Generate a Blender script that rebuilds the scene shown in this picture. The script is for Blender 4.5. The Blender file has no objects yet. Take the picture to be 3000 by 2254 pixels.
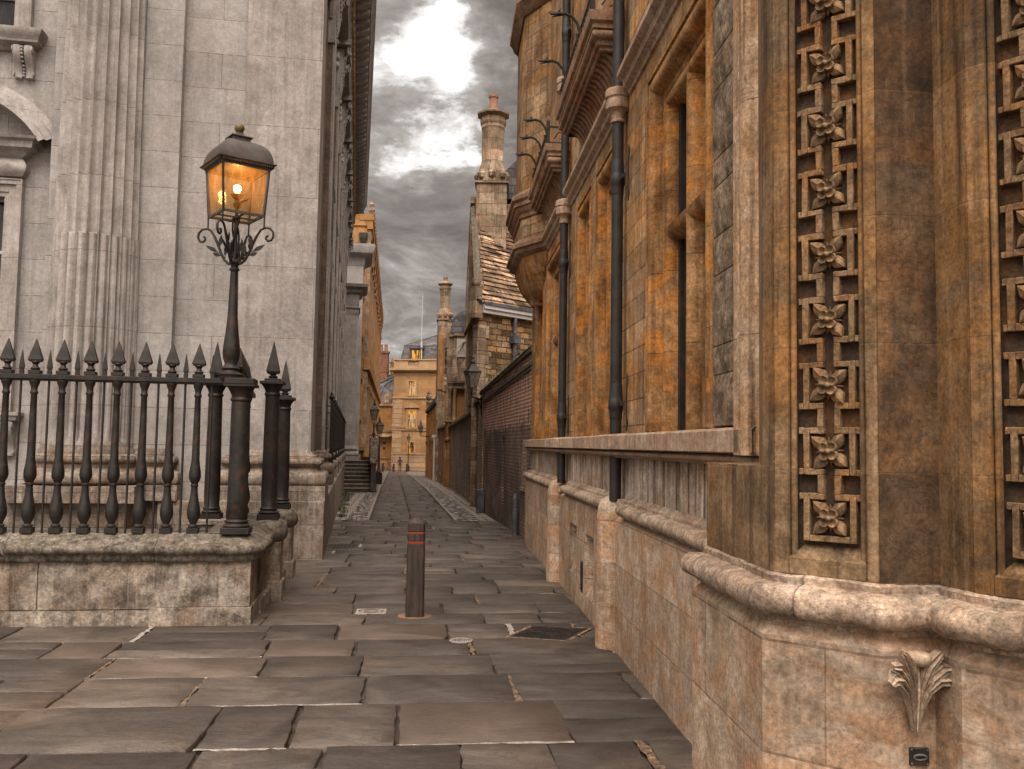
import bpy, bmesh, math, random
from mathutils import Vector, Matrix, noise as mnoise
random.seed(7)
rad = math.radians
SC = bpy.context.scene
COL = SC.collection
# ---------------------------------------------------------------- camera
FPX, EYE, PITCH, ROLL = 2650.0, 1.75, rad(3.86), rad(0.9)
cam = bpy.data.objects.new('camera', bpy.data.cameras.new('camera'))
cam.data.sensor_width = 36; cam.data.lens = FPX/3000*36
cam.data.clip_start = 0.05; cam.data.clip_end = 2000
CM = Matrix.Rotation(math.pi/2+PITCH, 4, 'X') @ Matrix.Rotation(ROLL, 4, 'Z')
cam.matrix_world = Matrix.Translation((0, 0, EYE)) @ CM
COL.objects.link(cam); SC.camera = cam
SC.view_settings.view_transform = 'Standard'; SC.view_settings.look = 'None'
SC.view_settings.exposure = -0.22; SC.view_settings.gamma = 1.0
SC.cycles.max_bounces = 6; SC.cycles.diffuse_bounces = 3
# ---------------------------------------------------------------- node helpers
class NT:
    def __init__(s, tree): s.t = tree; s.n = tree.nodes; s.l = tree.links
    def add(s, kind, **kw):
        nd = s.n.new(kind)
        for k, v in kw.items(): setattr(nd, k, v)
        return nd
    def put(s, nd, key, v):
        if v is None: return
        if hasattr(v, 'is_linked') or isinstance(v, bpy.types.NodeSocket): s.l.new(v, nd.inputs[key])
        else:
            i = nd.inputs[key]
            if i.type == 'RGBA' and len(v) == 3: v = (*v, 1)
            i.default_value = v
    def coord(s, out='Object'): return s.add('ShaderNodeTexCoord').outputs[out]
    def mp(s, vec, sc=(1, 1, 1), loc=(0, 0, 0), rot=(0, 0, 0)):
        m = s.add('ShaderNodeMapping'); s.put(m, 'Vector', vec)
        m.inputs['Scale'].default_value = sc; m.inputs['Location'].default_value = loc; m.inputs['Rotation'].default_value = rot
        return m.outputs[0]
    def noise(s, vec, scale=5, detail=4, rough=.55, dist=0.0, out='Fac'):
        n = s.add('ShaderNodeTexNoise'); s.put(n, 'Vector', vec)
        n.inputs['Scale'].default_value = scale; n.inputs['Detail'].default_value = detail
        n.inputs['Roughness'].default_value = rough; n.inputs['Distortion'].default_value = dist
        return n.outputs[out]
    def voro(s, vec, scale=5, feature='F1', out='Distance', rnd=1.0):
        n = s.add('ShaderNodeTexVoronoi', feature=feature); s.put(n, 'Vector', vec)
        n.inputs['Scale'].default_value = scale; n.inputs['Randomness'].default_value = rnd
        return n.outputs[out]
    def ramp(s, fac, stops, interp='LINEAR'):
        r = s.add('ShaderNodeValToRGB'); s.put(r, 'Fac', fac); e = r.color_ramp; e.interpolation = interp
        while len(e.elements) < len(stops): e.elements.new(0.5)
        for el, (p, c) in zip(e.elements, stops):
            el.position = p; el.color = (c, c, c, 1) if isinstance(c, (int, float)) else (*c, 1)
        return r.outputs[0]
    def mix(s, fac, a, b, mode='MIX'):
        m = s.add('ShaderNodeMix', data_type='RGBA', blend_type=mode); m.clamp_factor = True
        s.put(m, 0, fac); s.put(m, 6, a if hasattr(a, 'type') else (*a, 1)); s.put(m, 7, b if hasattr(b, 'type') else (*b, 1))
        return m.outputs[2]
    def math(s, op, a, b=0.0, clamp=False):
        m = s.add('ShaderNodeMath', operation=op, use_clamp=clamp); s.put(m, 0, a); s.put(m, 1, b); return m.outputs[0]
    def vmath(s, op, a, b=(0, 0, 0), out=0):
        m = s.add('ShaderNodeVectorMath', operation=op); s.put(m, 0, a); s.put(m, 1, b); return m.outputs[out]
    def wallvec(s, vec):   # (x+y, z) so that blocks run round corners
        sp = s.add('ShaderNodeSeparateXYZ'); s.put(sp, 0, vec)
        cb = s.add('ShaderNodeCombineXYZ'); s.put(cb, 0, s.math('ADD', sp.outputs[0], sp.outputs[1])); s.put(cb, 1, sp.outputs[2])
        return cb.outputs[0]
    def bump(s, h, strength=.5, dist=.01, normal=None):
        b = s.add('ShaderNodeBump'); s.put(b, 'Height', h); b.inputs['Strength'].default_value = strength
        b.inputs['Distance'].default_value = dist
        if normal is not None: s.put(b, 'Normal', normal)
        return b.outputs[0]
def newmat(name):
    m = bpy.data.materials.new(name); m.use_nodes = True; t = NT(m.node_tree)
    return m, t, m.node_tree.nodes['Principled BSDF']
V3 = lambda c, k: tuple(x*k for x in c)
def stone(name, A, B, D, orange=None, oamt=.5, joint=None, bw=.9, bh=.35, jw=.006, var=.25, streak=.4, grime=.5,
          bump=.35, grain=90, big=1.2, swirl=0.0, rough=.9, jshade=.45, bdist=.006, offset=.5, gcon=.45, wob=.0, vein=.35):
    m, t, p = newmat(name); co = t.coord()
    n1 = t.noise(co, big, 8, .62, .6 + swirl)
    col = t.mix(t.ramp(n1, [(.36, 0.), (.62, 1.)]), A, B)
    n2 = t.noise(t.mp(co, (1, 1, .9), (3, 7, 1)), big*3.1, 9, .68, swirl)
    col = t.mix(t.math('MULTIPLY', t.ramp(n2, [(.44, 0.), (.66, 1.)]), grime), col, D)
    if orange:
        n3 = t.noise(t.mp(co, (1, 1, 1.5), (11, 2, 5)), big*.9, 7, .66, 1.2 + swirl)
        col = t.mix(t.math('MULTIPLY', t.ramp(n3, [(.47, 0.), (.60, 1.)]), oamt), col, orange)
        n3b = t.noise(t.mp(co, (1, 1, 3.5), (1, 2, 5)), big*3, 5, .6, 2.5)
        col = t.mix(t.math('MULTIPLY', t.ramp(n3b, [(.5, 0.), (.62, 1.)]), oamt*.5), col, V3(orange, .55))
    h = None; wv = t.wallvec(co)
    if wob: 
        nz = t.noise(co, 6, 3, .5, out='Color'); wv = t.vmath('ADD', wv, t.vmath('MULTIPLY', t.vmath('SUBTRACT', nz, (.5, .5, .5)), (wob, wob, 0)))
    if joint is not None:
        b = t.add('ShaderNodeTexBrick'); t.put(b, 'Vector', wv); b.offset = offset
        b.inputs['Color1'].default_value = (0, 0, 0, 1); b.inputs['Color2'].default_value = (1, 1, 1, 1); b.inputs['Mortar'].default_value = (.5, .5, .5, 1)
        b.inputs['Scale'].default_value = 1; b.inputs['Brick Width'].default_value = bw; b.inputs['Row Height'].default_value = bh
        b.inputs['Mortar Size'].default_value = jw; b.inputs['Mortar Smooth'].default_value = .25; b.inputs['Bias'].default_value = 0
        col = t.mix(1.0, col, t.ramp(b.outputs['Color'], [(0, 1-var), (1, 1+var)]), 'MULTIPLY')
        h = t.math('MULTIPLY', b.outputs['Fac'], -1.2)
    if streak:
        ns = t.noise(t.mp(co, (9, 9, .45), (5, 3, 0)), 1.6, 6, .6)
        col = t.mix(t.math('MULTIPLY', t.ramp(ns, [(.5, 0.), (.68, 1.)]), streak), col, D)
        ns2 = t.noise(t.mp(co, (14, 14, .5), (2, 9, 0)), 1.3, 4, .6)
        col = t.mix(t.math('MULTIPLY', t.ramp(ns2, [(.56, 0.), (.7, 1.)]), streak*.5), col, V3(A, 1.35))
    if joint is not None:
        jn = t.ramp(t.noise(co, 14, 3, .6), [(.35, .35), (.6, 1.)])
        col = t.mix(t.math('MULTIPLY', t.math('MULTIPLY', b.outputs['Fac'], jshade*2), jn), col, joint)
    vn = t.noise(t.mp(co, (1, 1, 1.6), (5, 5, 5)), big*4.5, 8, .62, 1.5); vn = t.ramp(t.math('ABSOLUTE', t.math('SUBTRACT', vn, .5)), [(.0, 1.), (.035, 0.)])
    col = t.mix(t.math('MULTIPLY', vn, vein), col, V3(D, 1.2))
    g = t.noise(co, grain*.6, 7, .8)
    g2 = t.noise(co, grain*.17, 6, .7)
    col = t.mix(1.0, col, t.ramp(g, [(.33, 1-gcon*1.15), (.67, 1+gcon*1.15)]), 'MULTIPLY')
    col = t.mix(1.0, col, t.ramp(g2, [(.3, 1-gcon*.85), (.7, 1+gcon*.85)]), 'MULTIPLY')
    t.put(p, 'Base Color', col); p.inputs['Roughness'].default_value = rough
    hh = t.math('ADD', t.math('MULTIPLY', g, .35), t.math('MULTIPLY', g2, .9))
    if h is not None: hh = t.math('ADD', hh, h)
    t.put(p, 'Normal', t.bump(hh, bump, bdist)); p.inputs['Specular IOR Level'].default_value = .25
    return m
def metal(name, col=(.012, .011, .010), rough=.42, bump=.25, rust=0.0):
    m, t, p = newmat(name); co = t.coord()
    n = t.noise(co, 25, 8, .7); n2 = t.noise(co, 5, 5, .6)
    c = t.mix(t.ramp(n2, [(.4, 0.), (.7, 1.)]), col, V3(col, 2.4))
    c = t.mix(t.math('MULTIPLY', t.ramp(n, [(.62, 0.), (.72, 1.)]), .5), c, V3((.16, .14, .12), 1))
    if rust: c = t.mix(t.math('MULTIPLY', t.ramp(t.noise(co, 9, 8, .7, .5), [(.5, 0.), (.66, 1.)]), rust), c, (.10, .035, .012))
    t.put(p, 'Base Color', c); t.put(p, 'Roughness', t.ramp(n, [(.3, rough-.12), (.7, rough+.2)]))
    t.put(p, 'Normal', t.bump(t.noise(co, 45, 5, .6), bump, .004)); p.inputs['Specular IOR Level'].default_value = .38
    return m
def brick(name, c1, c2, mortar, bw=.225, bh=.075, dark=.6, D=(.012, .010, .009), moss=None, jw=.009, top=None, bump=.8, streak=.6, big=.8):
    m, t, p = newmat(name); co = t.coord(); wv = t.wallvec(co)
    nz = t.noise(co, 7, 3, .5, out='Color'); wv = t.vmath('ADD', wv, t.vmath('MULTIPLY', t.vmath('SUBTRACT', nz, (.5, .5, .5)), (.02, .02, 0)))
    b = t.add('ShaderNodeTexBrick'); t.put(b, 'Vector', wv)
    b.inputs['Color1'].default_value = (*c1, 1); b.inputs['Color2'].default_value = (*c2, 1); b.inputs['Mortar'].default_value = (*mortar, 1)
    b.inputs['Scale'].default_value = 1; b.inputs['Brick Width'].default_value = bw; b.inputs['Row Height'].default_value = bh
    b.inputs['Mortar Size'].default_value = jw; b.inputs['Mortar Smooth'].default_value = .2
    col = b.outputs['Color']
    col = t.mix(t.math('MULTIPLY', t.ramp(t.noise(co, 9, 6, .7), [(.45, 0.), (.62, 1.)]), .6), col, V3(c2, .45))
    col = t.mix(t.math('MULTIPLY', t.ramp(t.noise(co, big, 7, .65, .6), [(.40, 0.), (.56, 1.)]), dark), col, D)
    if streak: col = t.mix(t.math('MULTIPLY', t.ramp(t.noise(t.mp(co, (7, 7, .5)), 1.6, 6, .65), [(.5, 0.), (.66, 1.)]), streak), col, D)
    if moss: col = t.mix(t.ramp(t.noise(co, 2.2, 8, .7), [(.56, 0.), (.68, 1.)]), col, moss)
    if top:  # (z, colour): limewash / cleaner band
        sp = t.add('ShaderNodeSeparateXYZ'); t.put(sp, 0, co)
        f = t.math('GREATER_THAN', t.math('ADD', sp.outputs[2], t.math('MULTIPLY', t.noise(co, 3, 5, .7), .9)), top[0]+.45)
        f = t.math('MULTIPLY', f, t.ramp(t.noise(t.mp(co, (3, 3, 1)), 2, 6, .7), [(.42, 0.), (.5, 1.)]))
        col = t.mix(f, col, t.mix(b.outputs['Fac'], top[1], V3(mortar, 2.2)))
    g = t.noise(co, 60, 5, .75); col = t.mix(1.0, col, t.ramp(g, [(.3, .5), (.7, 1.5)]), 'MULTIPLY')
    t.put(p, 'Base Color', col); p.inputs['Roughness'].default_value = .92
    h = t.math('ADD', t.math('MULTIPLY', b.outputs['Fac'], -1.3), t.math('MULTIPLY', t.noise(co, 22, 6, .7), 1.0))
    t.put(p, 'Normal', t.bump(h, bump, .012)); return m
def glass(name, tint=(.55, .5, .42), rough=.08, alpha=.35):
    m, t, p = newmat(name); co = t.coord()
    t.put(p, 'Base Color', t.mix(t.ramp(t.noise(t.mp(co, (6, 6, 1)), 5, 6, .7), [(.4, 0.), (.65, 1.)]), tint, V3(tint, .35)))
    p.inputs['Roughness'].default_value = rough; p.inputs['Specular IOR Level'].default_value = .6
    t.put(p, 'Alpha', t.ramp(t.noise(t.mp(co, (8, 8, 1.2)), 3, 6, .7), [(.3, alpha*.5), (.7, min(1, alpha*1.8))])); return m
def emit(name, col, strength, var=True):
    m, t, p = newmat(name); co = t.coord(); p.inputs['Base Color'].default_value = (0.02, .02, .02, 1)
    c = t.mix(t.ramp(t.noise(t.mp(co, (2.2, 2.2, .5), (4, 0, 0)), 1.3, 4, .6), [(.44, 0.), (.56, 1.)]), V3(col, .14), col) if var else col
    t.put(p, 'Emission Color', c); p.inputs['Emission Strength'].default_value = strength; p.inputs['Roughness'].default_value = .2
    return m
# ---------------------------------------------------------------- world and sun
SUN_EL, SUN_AZ = rad(54), rad(168)     # azimuth from +Y clockwise: behind the camera, to the left
w = bpy.data.worlds.new('World'); SC.world = w; w.use_nodes = True
t = NT(w.node_tree); bg = w.node_tree.nodes['Background']
sky = t.add('ShaderNodeTexSky', sky_type='NISHITA'); sky.sun_disc = False; sky.sun_elevation = SUN_EL; sky.sun_rotation = SUN_AZ
gen = t.coord('Generated'); dr = t.vmath('NORMALIZE', gen)
sp = t.add('ShaderNodeSeparateXYZ'); t.put(sp, 0, dr)
zz = t.math('ADD', t.math('MAXIMUM', sp.outputs[2], 0.0), .30)
cb = t.add('ShaderNodeCombineXYZ'); t.put(cb, 0, t.math('DIVIDE', sp.outputs[0], zz)); t.put(cb, 1, t.math('DIVIDE', sp.outputs[1], zz)); t.put(cb, 2, t.math('MULTIPLY', sp.outputs[2], 1.2))
c1 = t.noise(cb.outputs[0], 4.2, 12, .64, .45); c2 = t.noise(t.mp(cb.outputs[0], (1, .55, 1), (4.1, 2.7, 0)), 1.9, 6, .6, .3)
base = t.math('ADD', t.math('MULTIPLY', c1, .62), t.math('MULTIPLY', c2, .48))
# gaps in the cloud where the light breaks through (directions on the sky)
CLOUDBRIGHT = [((1355, 215), .055, 1.15), ((1250, 60), .04, .9), ((1330, 400), .035, .8), ((1215, 455), .030, .60), ((1150, 110), .07, .40), ((1215, 745), .025, .26), ((1170, 860), .025, .28), ((1140, 330), .06, .35)]
def raydir(px, py): return (CM.to_3x3() @ Vector(((px-1500)/FPX, -(py-1127)/FPX, -1))).normalized()
brt = None
for (px, py), r_, a_ in CLOUDBRIGHT:
    dd = raydir(px, py)
    v = t.vmath('SUBTRACT', dr, tuple(dd))
    v = t.vmath('ADD', v, t.vmath('MULTIPLY', t.vmath('SUBTRACT', t.noise(cb.outputs[0], 5.5, 10, .66, out='Color'), (.5, .5, .5)), (.17, .17, .17)))
    d = t.vmath('LENGTH', v, out=1)
    g = t.math('MULTIPLY', t.math('SUBTRACT', 1.0, t.math('DIVIDE', d, r_*1.5), True), a_)
    brt = g if brt is None else t.math('ADD', brt, g)
val = t.math('ADD', t.math('ADD', t.math('MULTIPLY', t.math('SUBTRACT', base, .55), 1.45), .545), t.math('MULTIPLY', brt, .33))
cloud = t.ramp(val, [(.32, (.145, .118, .102)), (.45, (.245, .205, .180)), (.56, (.36, .312, .278)), (.68, (.58, .53, .49)), (.82, (1.45, 1.41, 1.37))])
# overcast sky is several times brighter overhead and behind the camera than low ahead
up = t.ramp(sp.outputs[2], [(.47, 1.0), (.85, 9.0)])
beh = t.ramp(t.math('MULTIPLY', sp.outputs[1], -1.0), [(0.0, 1.0), (.75, 4.2)])
LIFT = t.mix(1.0, up, beh, 'MULTIPLY')
skyc = t.mix(.93, t.mix(1.0, sky.outputs[0], (.07, .07, .07), 'MULTIPLY'), t.mix(1.0, cloud, LIFT, 'MULTIPLY'))
t.put(bg, 'Color', skyc); bg.inputs['Strength'].default_value = 1.0
sl = bpy.data.lights.new('sun', 'SUN'); sl.energy = 1.0; sl.angle = rad(35); sl.color = (1, .95, .90)
so = bpy.data.objects.new('sun', sl); COL.objects.link(so)
so.rotation_euler = (math.pi/2-SUN_EL, 0, -SUN_AZ + math.pi) 
sd = Vector((math.sin(SUN_AZ)*math.cos(SUN_EL), math.cos(SUN_AZ)*math.cos(SUN_EL), math.sin(SUN_EL)))
so.rotation_euler = sd.to_track_quat('Z', 'Y').to_euler()
# ---------------------------------------------------------------- survey helpers
def gz(Y):
    Y = min(Y, 106.0)
    return 0.0 if Y < 12 else (-.011*(Y-12) if Y < 44 else -.352-.0197*(Y-44))
def at(px, py, Y):
    d = CM.to_3x3() @ Vector(((px-1500)/FPX, -(py-1127)/FPX, -1)); k = Y/d.y
    return Vector((d.x*k, Y, EYE+d.z*k))
# ---------------------------------------------------------------- mesh builder
class MB:
    def __init__(s): s.v = []; s.f = []; s.sm = []
    def add(s, vs, fs, sm=False, M=None):
        o = len(s.v)
        s.v += [tuple(M @ Vector(p)) for p in vs] if M is not None else [tuple(p) for p in vs]
        s.f += [tuple(i+o for i in f) for f in fs]; s.sm += [sm]*len(fs); return s
    def box(s, x0, x1, y0, y1, z0, z1, M=None):
        vs = [(x, y, z) for x in (x0, x1) for y in (y0, y1) for z in (z0, z1)]
        return s.add(vs, [(0, 1, 3, 2), (4, 6, 7, 5), (0, 4, 5, 1), (2, 3, 7, 6), (0, 2, 6, 4), (1, 5, 7, 3)], M=M)
    def frustum(s, c, a0, b0, a1, b1, z0, z1, M=None):   # rectangular taper
        x, y = c
        vs = [(x-a0, y-b0, z0), (x+a0, y-b0, z0), (x+a0, y+b0, z0), (x-a0, y+b0, z0), (x-a1, y-b1, z1), (x+a1, y-b1, z1), (x+a1, y+b1, z1), (x-a1, y+b1, z1)]
        return s.add(vs, [(3, 2, 1, 0), (4, 5, 6, 7), (0, 1, 5, 4), (1, 2, 6, 5), (2, 3, 7, 6), (3, 0, 4, 7)], M=M)
    def prism(s, poly, z0, z1, M=None, sm=False):
        n = len(poly); vs = [(x, y, z0) for x, y in poly] + [(x, y, z1) for x, y in poly]
        s.add(vs, [tuple(range(n-1, -1, -1)), tuple(range(n, 2*n))] , M=M)
        s.f += []; o = len(s.v)-2*n
        s.f += [(o+i, o+(i+1) % n, o+n+(i+1) % n, o+n+i) for i in range(n)]; s.sm += [sm]*n; return s
    def plate(s, pts, n, th):   # polygon in 3D with thickness along n
        n = Vector(n).normalized()*th; k = len(pts); vs = [Vector(p) for p in pts]+[Vector(p)+n for p in pts]
        return s.add(vs, [tuple(range(k-1, -1, -1)), tuple(range(k, 2*k))]+[(i, (i+1) % k, k+(i+1) % k, k+i) for i in range(k)])
    def lathe(s, prof, c=(0, 0, 0), seg=16, M=None, a0=0, sm=True, cap=True):
        vs = []; fs = []
        for r, z in prof:
            for i in range(seg):
                a = a0+2*math.pi*i/seg; vs.append((c[0]+r*math.cos(a), c[1]+r*math.sin(a), c[2]+z))
        for j in range(len(prof)-1):
            for i in range(seg):
                k = (i+1) % seg; fs.append((j*seg+i, j*seg+k, (j+1)*seg+k, (j+1)*seg+i))
        s.add(vs, fs, sm, M)
        if cap:
            o = len(s.v)-len(vs); s.f += [tuple(o+i for i in range(seg-1, -1, -1)), tuple(o+(len(prof)-1)*seg+i for i in range(seg))]; s.sm += [False, False]
        return s
    def tube(s, pts, r, seg=8, M=None, flat=1.0, cap=True):
        pts = [Vector(p) for p in pts]; n = len(pts); rs = r if isinstance(r, (list, tuple)) else [r]*n
        vs = []; fs = []; up = None
        for i, p in enumerate(pts):
            d = (pts[min(i+1, n-1)]-pts[max(i-1, 0)]).normalized()
            if up is None:
                up = Vector((0, 0, 1)) if abs(d.z) < .9 else Vector((1, 0, 0))
            u = (up-d*up.dot(d)).normalized(); up = u; w_ = d.cross(u)
            for k in range(seg):
                a = 2*math.pi*k/seg; vs.append(p+u*math.cos(a)*rs[i]+w_*math.sin(a)*rs[i]*flat)
        for i in range(n-1):
            for k in range(seg):
                k2 = (k+1) % seg; fs.append((i*seg+k, i*seg+k2, (i+1)*seg+k2, (i+1)*seg+k))
        s.add(vs, fs, True, M)
        if cap:
            o = len(s.v)-len(vs); s.f += [tuple(o+k for k in range(seg-1, -1, -1)), tuple(o+(n-1)*seg+k for k in range(seg))]; s.sm += [False]*2
        return s
    def sweep(s, path, prof, side=1, closed=False, fn=None, M=None, sm=False):
        # path: plan points; prof: (offset to the right*side, height). fn maps (x, y, z)
        P = [Vector(p) for p in path]; n = len(P); vs = []; fs = []; m = len(prof)
        for i in range(n):
            a = P[i-1] if (i > 0 or closed) else None; b = P[(i+1) % n] if (i < n-1 or closed) else None
            ns = []
            if a is not None: d = (P[i]-a).normalized(); ns.append(Vector((d.y, -d.x))*side)
            if b is not None: d = (b-P[i]).normalized(); ns.append(Vector((d.y, -d.x))*side)
            nn = ns[0] if len(ns) == 1 else (ns[0]+ns[1])/max(.2, 1+ns[0].dot(ns[1]))
            for o, z in prof:
                q = P[i]+nn*o; v = (q.x, q.y, z); vs.append(fn(*v) if fn else v)
        for i in range(n if closed else n-1):
            j = (i+1) % n
            for k in range(m-1): fs.append((i*m+k, j*m+k, j*m+k+1, i*m+k+1) if side > 0 else (i*m+k, i*m+k+1, j*m+k+1, j*m+k))
        s.add(vs, fs, sm, M)
        return s
    def wall(s, x0, x1, z0, z1, holes, y=0.0, depth=.3, nrm=-1, M=None, back=True):
        # wall in the x-z plane at y with rectangular holes (x0,x1,z0,z1) and reveals going to y - nrm*depth
        xs = sorted({x0, x1, *[h[0] for h in holes], *[h[1] for h in holes]}); zs = sorted({z0, z1, *[h[2] for h in holes], *[h[3] for h in holes]})
        xs = [x for x in xs if x0 <= x <= x1]; zs = [z for z in zs if z0 <= z <= z1]; yb = y-nrm*depth
        for i in range(len(xs)-1):
            for j in range(len(zs)-1):
                cx = (xs[i]+xs[i+1])/2; cz = (zs[j]+zs[j+1])/2
                if any(h[0] < cx < h[1] and h[2] < cz < h[3] for h in holes): continue
                q = [(xs[i], y, zs[j]), (xs[i+1], y, zs[j]), (xs[i+1], y, zs[j+1]), (xs[i], y, zs[j+1])]
                s.add(q, [(0, 1, 2, 3) if nrm < 0 else (3, 2, 1, 0)], M=M)
        for h in holes:
            a, b, c, d = h
            for q in ([(a, y, c), (a, yb, c), (a, yb, d), (a, y, d)], [(b, y, c), (b, y, d), (b, yb, d), (b, yb, c)], [(a, y, d), (a, yb, d), (b, yb, d), (b, y, d)], [(a, y, c), (b, y, c), (b, yb, c), (a, yb, c)]):
                s.add(q, [(0, 1, 2, 3)], M=M)
        if back: s.add([(x0, y, z1), (x1, y, z1), (x1, yb, z1), (x0, yb, z1), (x0, y, z0), (x1, y, z0), (x1, yb, z0), (x0, yb, z0)], [(0, 1, 2, 3), (4, 7, 3, 0), (1, 2, 6, 5), (7, 6, 2, 3)], M=M)
        return s
    def build(s, name, mat, parent=None, bevel=0.0, ang=35, label=None, weld=False, seg=2):
        me = bpy.data.meshes.new(name); me.from_pydata(s.v, [], s.f); me.update()
        me.polygons.foreach_set('use_smooth', [True]*len(me.polygons))
        bm = bmesh.new(); bm.from_mesh(me)
        if weld: bmesh.ops.remove_doubles(bm, verts=bm.verts, dist=1e-4)
        bmesh.ops.recalc_face_normals(bm, faces=bm.faces) if weld else None
        bm.to_mesh(me); bm.free()
        me.set_sharp_from_angle(angle=rad(ang))
        me.materials.append(mat)
        o = bpy.data.objects.new(name, me); COL.objects.link(o)
        if parent is not None: o.parent = parent
        if bevel:
            b = o.modifiers.new('bevel', 'BEVEL'); b.width = bevel; b.segments = seg; b.limit_method = 'ANGLE'; b.angle_limit = rad(40)
        if label: o['label'] = label
        return o
def tag(o, label, cat, group=None, kind=None):
    if label: o['label'] = label
    if cat: o['category'] = cat
    if group: o['group'] = group
    if kind: o['kind'] = kind
    return o
def thing(name, label, cat, loc=(0, 0, 0), rz=0, group=None):
    o = bpy.data.objects.new(name, None); o.empty_display_size = .3; COL.objects.link(o); o.location = loc; o.rotation_euler = (0, 0, rz)
    return tag(o, label, cat, group)
def struct(o): o['kind'] = 'structure'; return o
def copy_tree(o, parent=None):
    c = o.copy(); COL.objects.link(c); c.parent = parent
    for ch in [x for x in list(COL.objects) if x.parent == o]: copy_tree(ch, c)
    return c
def arc(cx, cz, r, a0, a1, n=8): return [(cx+r*math.cos(rad(a0+(a1-a0)*i/n)), cz+r*math.sin(rad(a0+(a1-a0)*i/n))) for i in range(n+1)]
# ---------------------------------------------------------------- materials
M = {}
M['pale'] = stone('pale_limestone', (.365, .342, .322), (.285, .265, .248), (.135, .120, .108), orange=(.27, .22, .16), oamt=.12, joint=(.12, .09, .07), bw=1.45, bh=.56, jw=.0055, var=.09, streak=.28, grime=.34, big=.9, gcon=.2, bump=.2, jshade=.5, wob=.006, vein=.12)
M['pale_plain'] = stone('pale_limestone_plain', (.385, .355, .328), (.275, .250, .228), (.10, .083, .070), streak=.34, grime=.36, big=1.3, gcon=.22, bump=.22, vein=.12, joint=(.12, .09, .07), bw=60, bh=1.12, jw=.006, var=.05)
M['soot'] = stone('sooty_brown_limestone', (.20, .145, .105), (.13, .09, .062), (.05, .035, .025), joint=(.04, .03, .02), bw=1.2, bh=.5, jw=.006, var=.12, streak=.5, grime=.5, gcon=.25, bump=.3)  # brown stone with the lane side's shade painted into its colour
M['ped'] = stone('weathered_pedestal_stone', (.34, .29, .24), (.19, .16, .13), (.06, .045, .032), orange=(.20, .10, .045), oamt=.35, joint=(.05, .04, .03), bw=1.1, bh=.5, jw=.006, var=.15, streak=.6, grime=.7, big=1.6, bump=.45, gcon=.4)
M['dwarf'] = stone('rough_lichen_limestone', (.44, .385, .32), (.22, .18, .14), (.034, .026, .019), orange=(.22, .13, .065), oamt=.4, streak=.55, grime=.85, big=1.7, grain=70, bump=.9, bdist=.012, gcon=.38)
M['dwarf_cap'] = stone('mossy_coping_limestone', (.27, .235, .195), (.155, .13, .105), (.022, .018, .012), orange=(.10, .075, .035), oamt=.35, streak=.35, grime=.9, big=4.0, grain=60, bump=.9, bdist=.012, gcon=.5)
M['plinth'] = stone('tan_plinth_ashlar', (.49, .395, .30), (.30, .215, .145), (.070, .046, .030), orange=(.38, .18, .07), oamt=.55, joint=(.16, .10, .065), bw=1.0, bh=.37, jw=.005, var=.18, streak=.30, grime=.35, big=1.5, swirl=1.0, gcon=.35, bump=.35, grain=80)
M['torus'] = stone('tan_moulding_stone', (.49, .395, .305), (.28, .205, .14), (.11, .08, .058), orange=(.36, .21, .13), oamt=.28, joint=(.16, .11, .07), bw=.95, bh=30, jw=.005, var=.16, streak=.0, grime=.75, big=2.6, gcon=.5, bump=.8, bdist=.01, vein=.5)
M['dado'] = stone('streaked_dado_stone', (.60, .51, .42), (.26, .19, .13), (.040, .026, .017), orange=(.26, .13, .05), oamt=.35, joint=(.03, .02, .012), bw=.62, bh=30, jw=.004, var=.25, streak=1.0, grime=.4, big=1.2, gcon=.35, bump=.3)
M['ashlar'] = stone('warm_upper_ashlar', (.46, .325, .195), (.27, .16, .08), (.036, .022, .013), orange=(.46, .20, .04), oamt=.62, joint=(.030, .018, .010), bw=.52, bh=.215, jw=.006, var=.28, streak=.65, grime=.5, big=1.2, gcon=.35, bump=.35)
M['jamb'] = stone('orange_jamb_stone', (.47, .28, .13), (.24, .115, .04), (.032, .016, .008), orange=(.52, .20, .028), oamt=.7, joint=(.05, .028, .014), bw=5, bh=.62, jw=.003, var=.15, streak=.55, grime=.6, big=1.6, gcon=.38, bump=.4)
M['balc'] = stone('balcony_stone', (.40, .27, .18), (.25, .15, .09), (.040, .025, .017), orange=(.30, .12, .045), oamt=.45, streak=.35, grime=.6, big=1.5, gcon=.3, bump=.3, joint=(.04, .025, .015), bw=.9, bh=30, jw=.004, var=.12)
M['turret'] = stone('brown_turret_stone', (.27, .18, .10), (.13, .078, .038), (.020, .012, .007), orange=(.32, .145, .035), oamt=.5, joint=(.20, .13, .07), bw=8, bh=.42, jw=.003, var=.16, streak=.85, grime=.62, big=1.3, gcon=.42, bump=.5, grain=120, jshade=.28, vein=.18)
M['sooted'] = stone('sooted_turret_stone', (.125, .080, .045), (.065, .038, .020), (.012, .008, .005), orange=(.17, .075, .022), oamt=.5, joint=(.14, .09, .05), bw=8, bh=.42, jw=.003, var=.2, streak=.6, grime=.7, big=1.6, gcon=.4, bump=.5, grain=120, jshade=.2, vein=.4)  # darker copy of the turret stone, shade painted into the colour
M['fret'] = stone('carved_relief_stone', (.27, .18, .10), (.14, .085, .042), (.045, .026, .013), orange=(.29, .12, .03), oamt=.5, streak=.2, grime=.4, big=3, gcon=.55, bump=.5, grain=130)
M['recess'] = stone('dark_recess_stone', (.06, .043, .032), (.045, .029, .018), (.030, .020, .013), orange=(.20, .085, .02), oamt=.4, streak=.2, grime=.4, big=4, gcon=.4, bump=.4, grain=130)  # recess shade painted in as a darker stone
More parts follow.
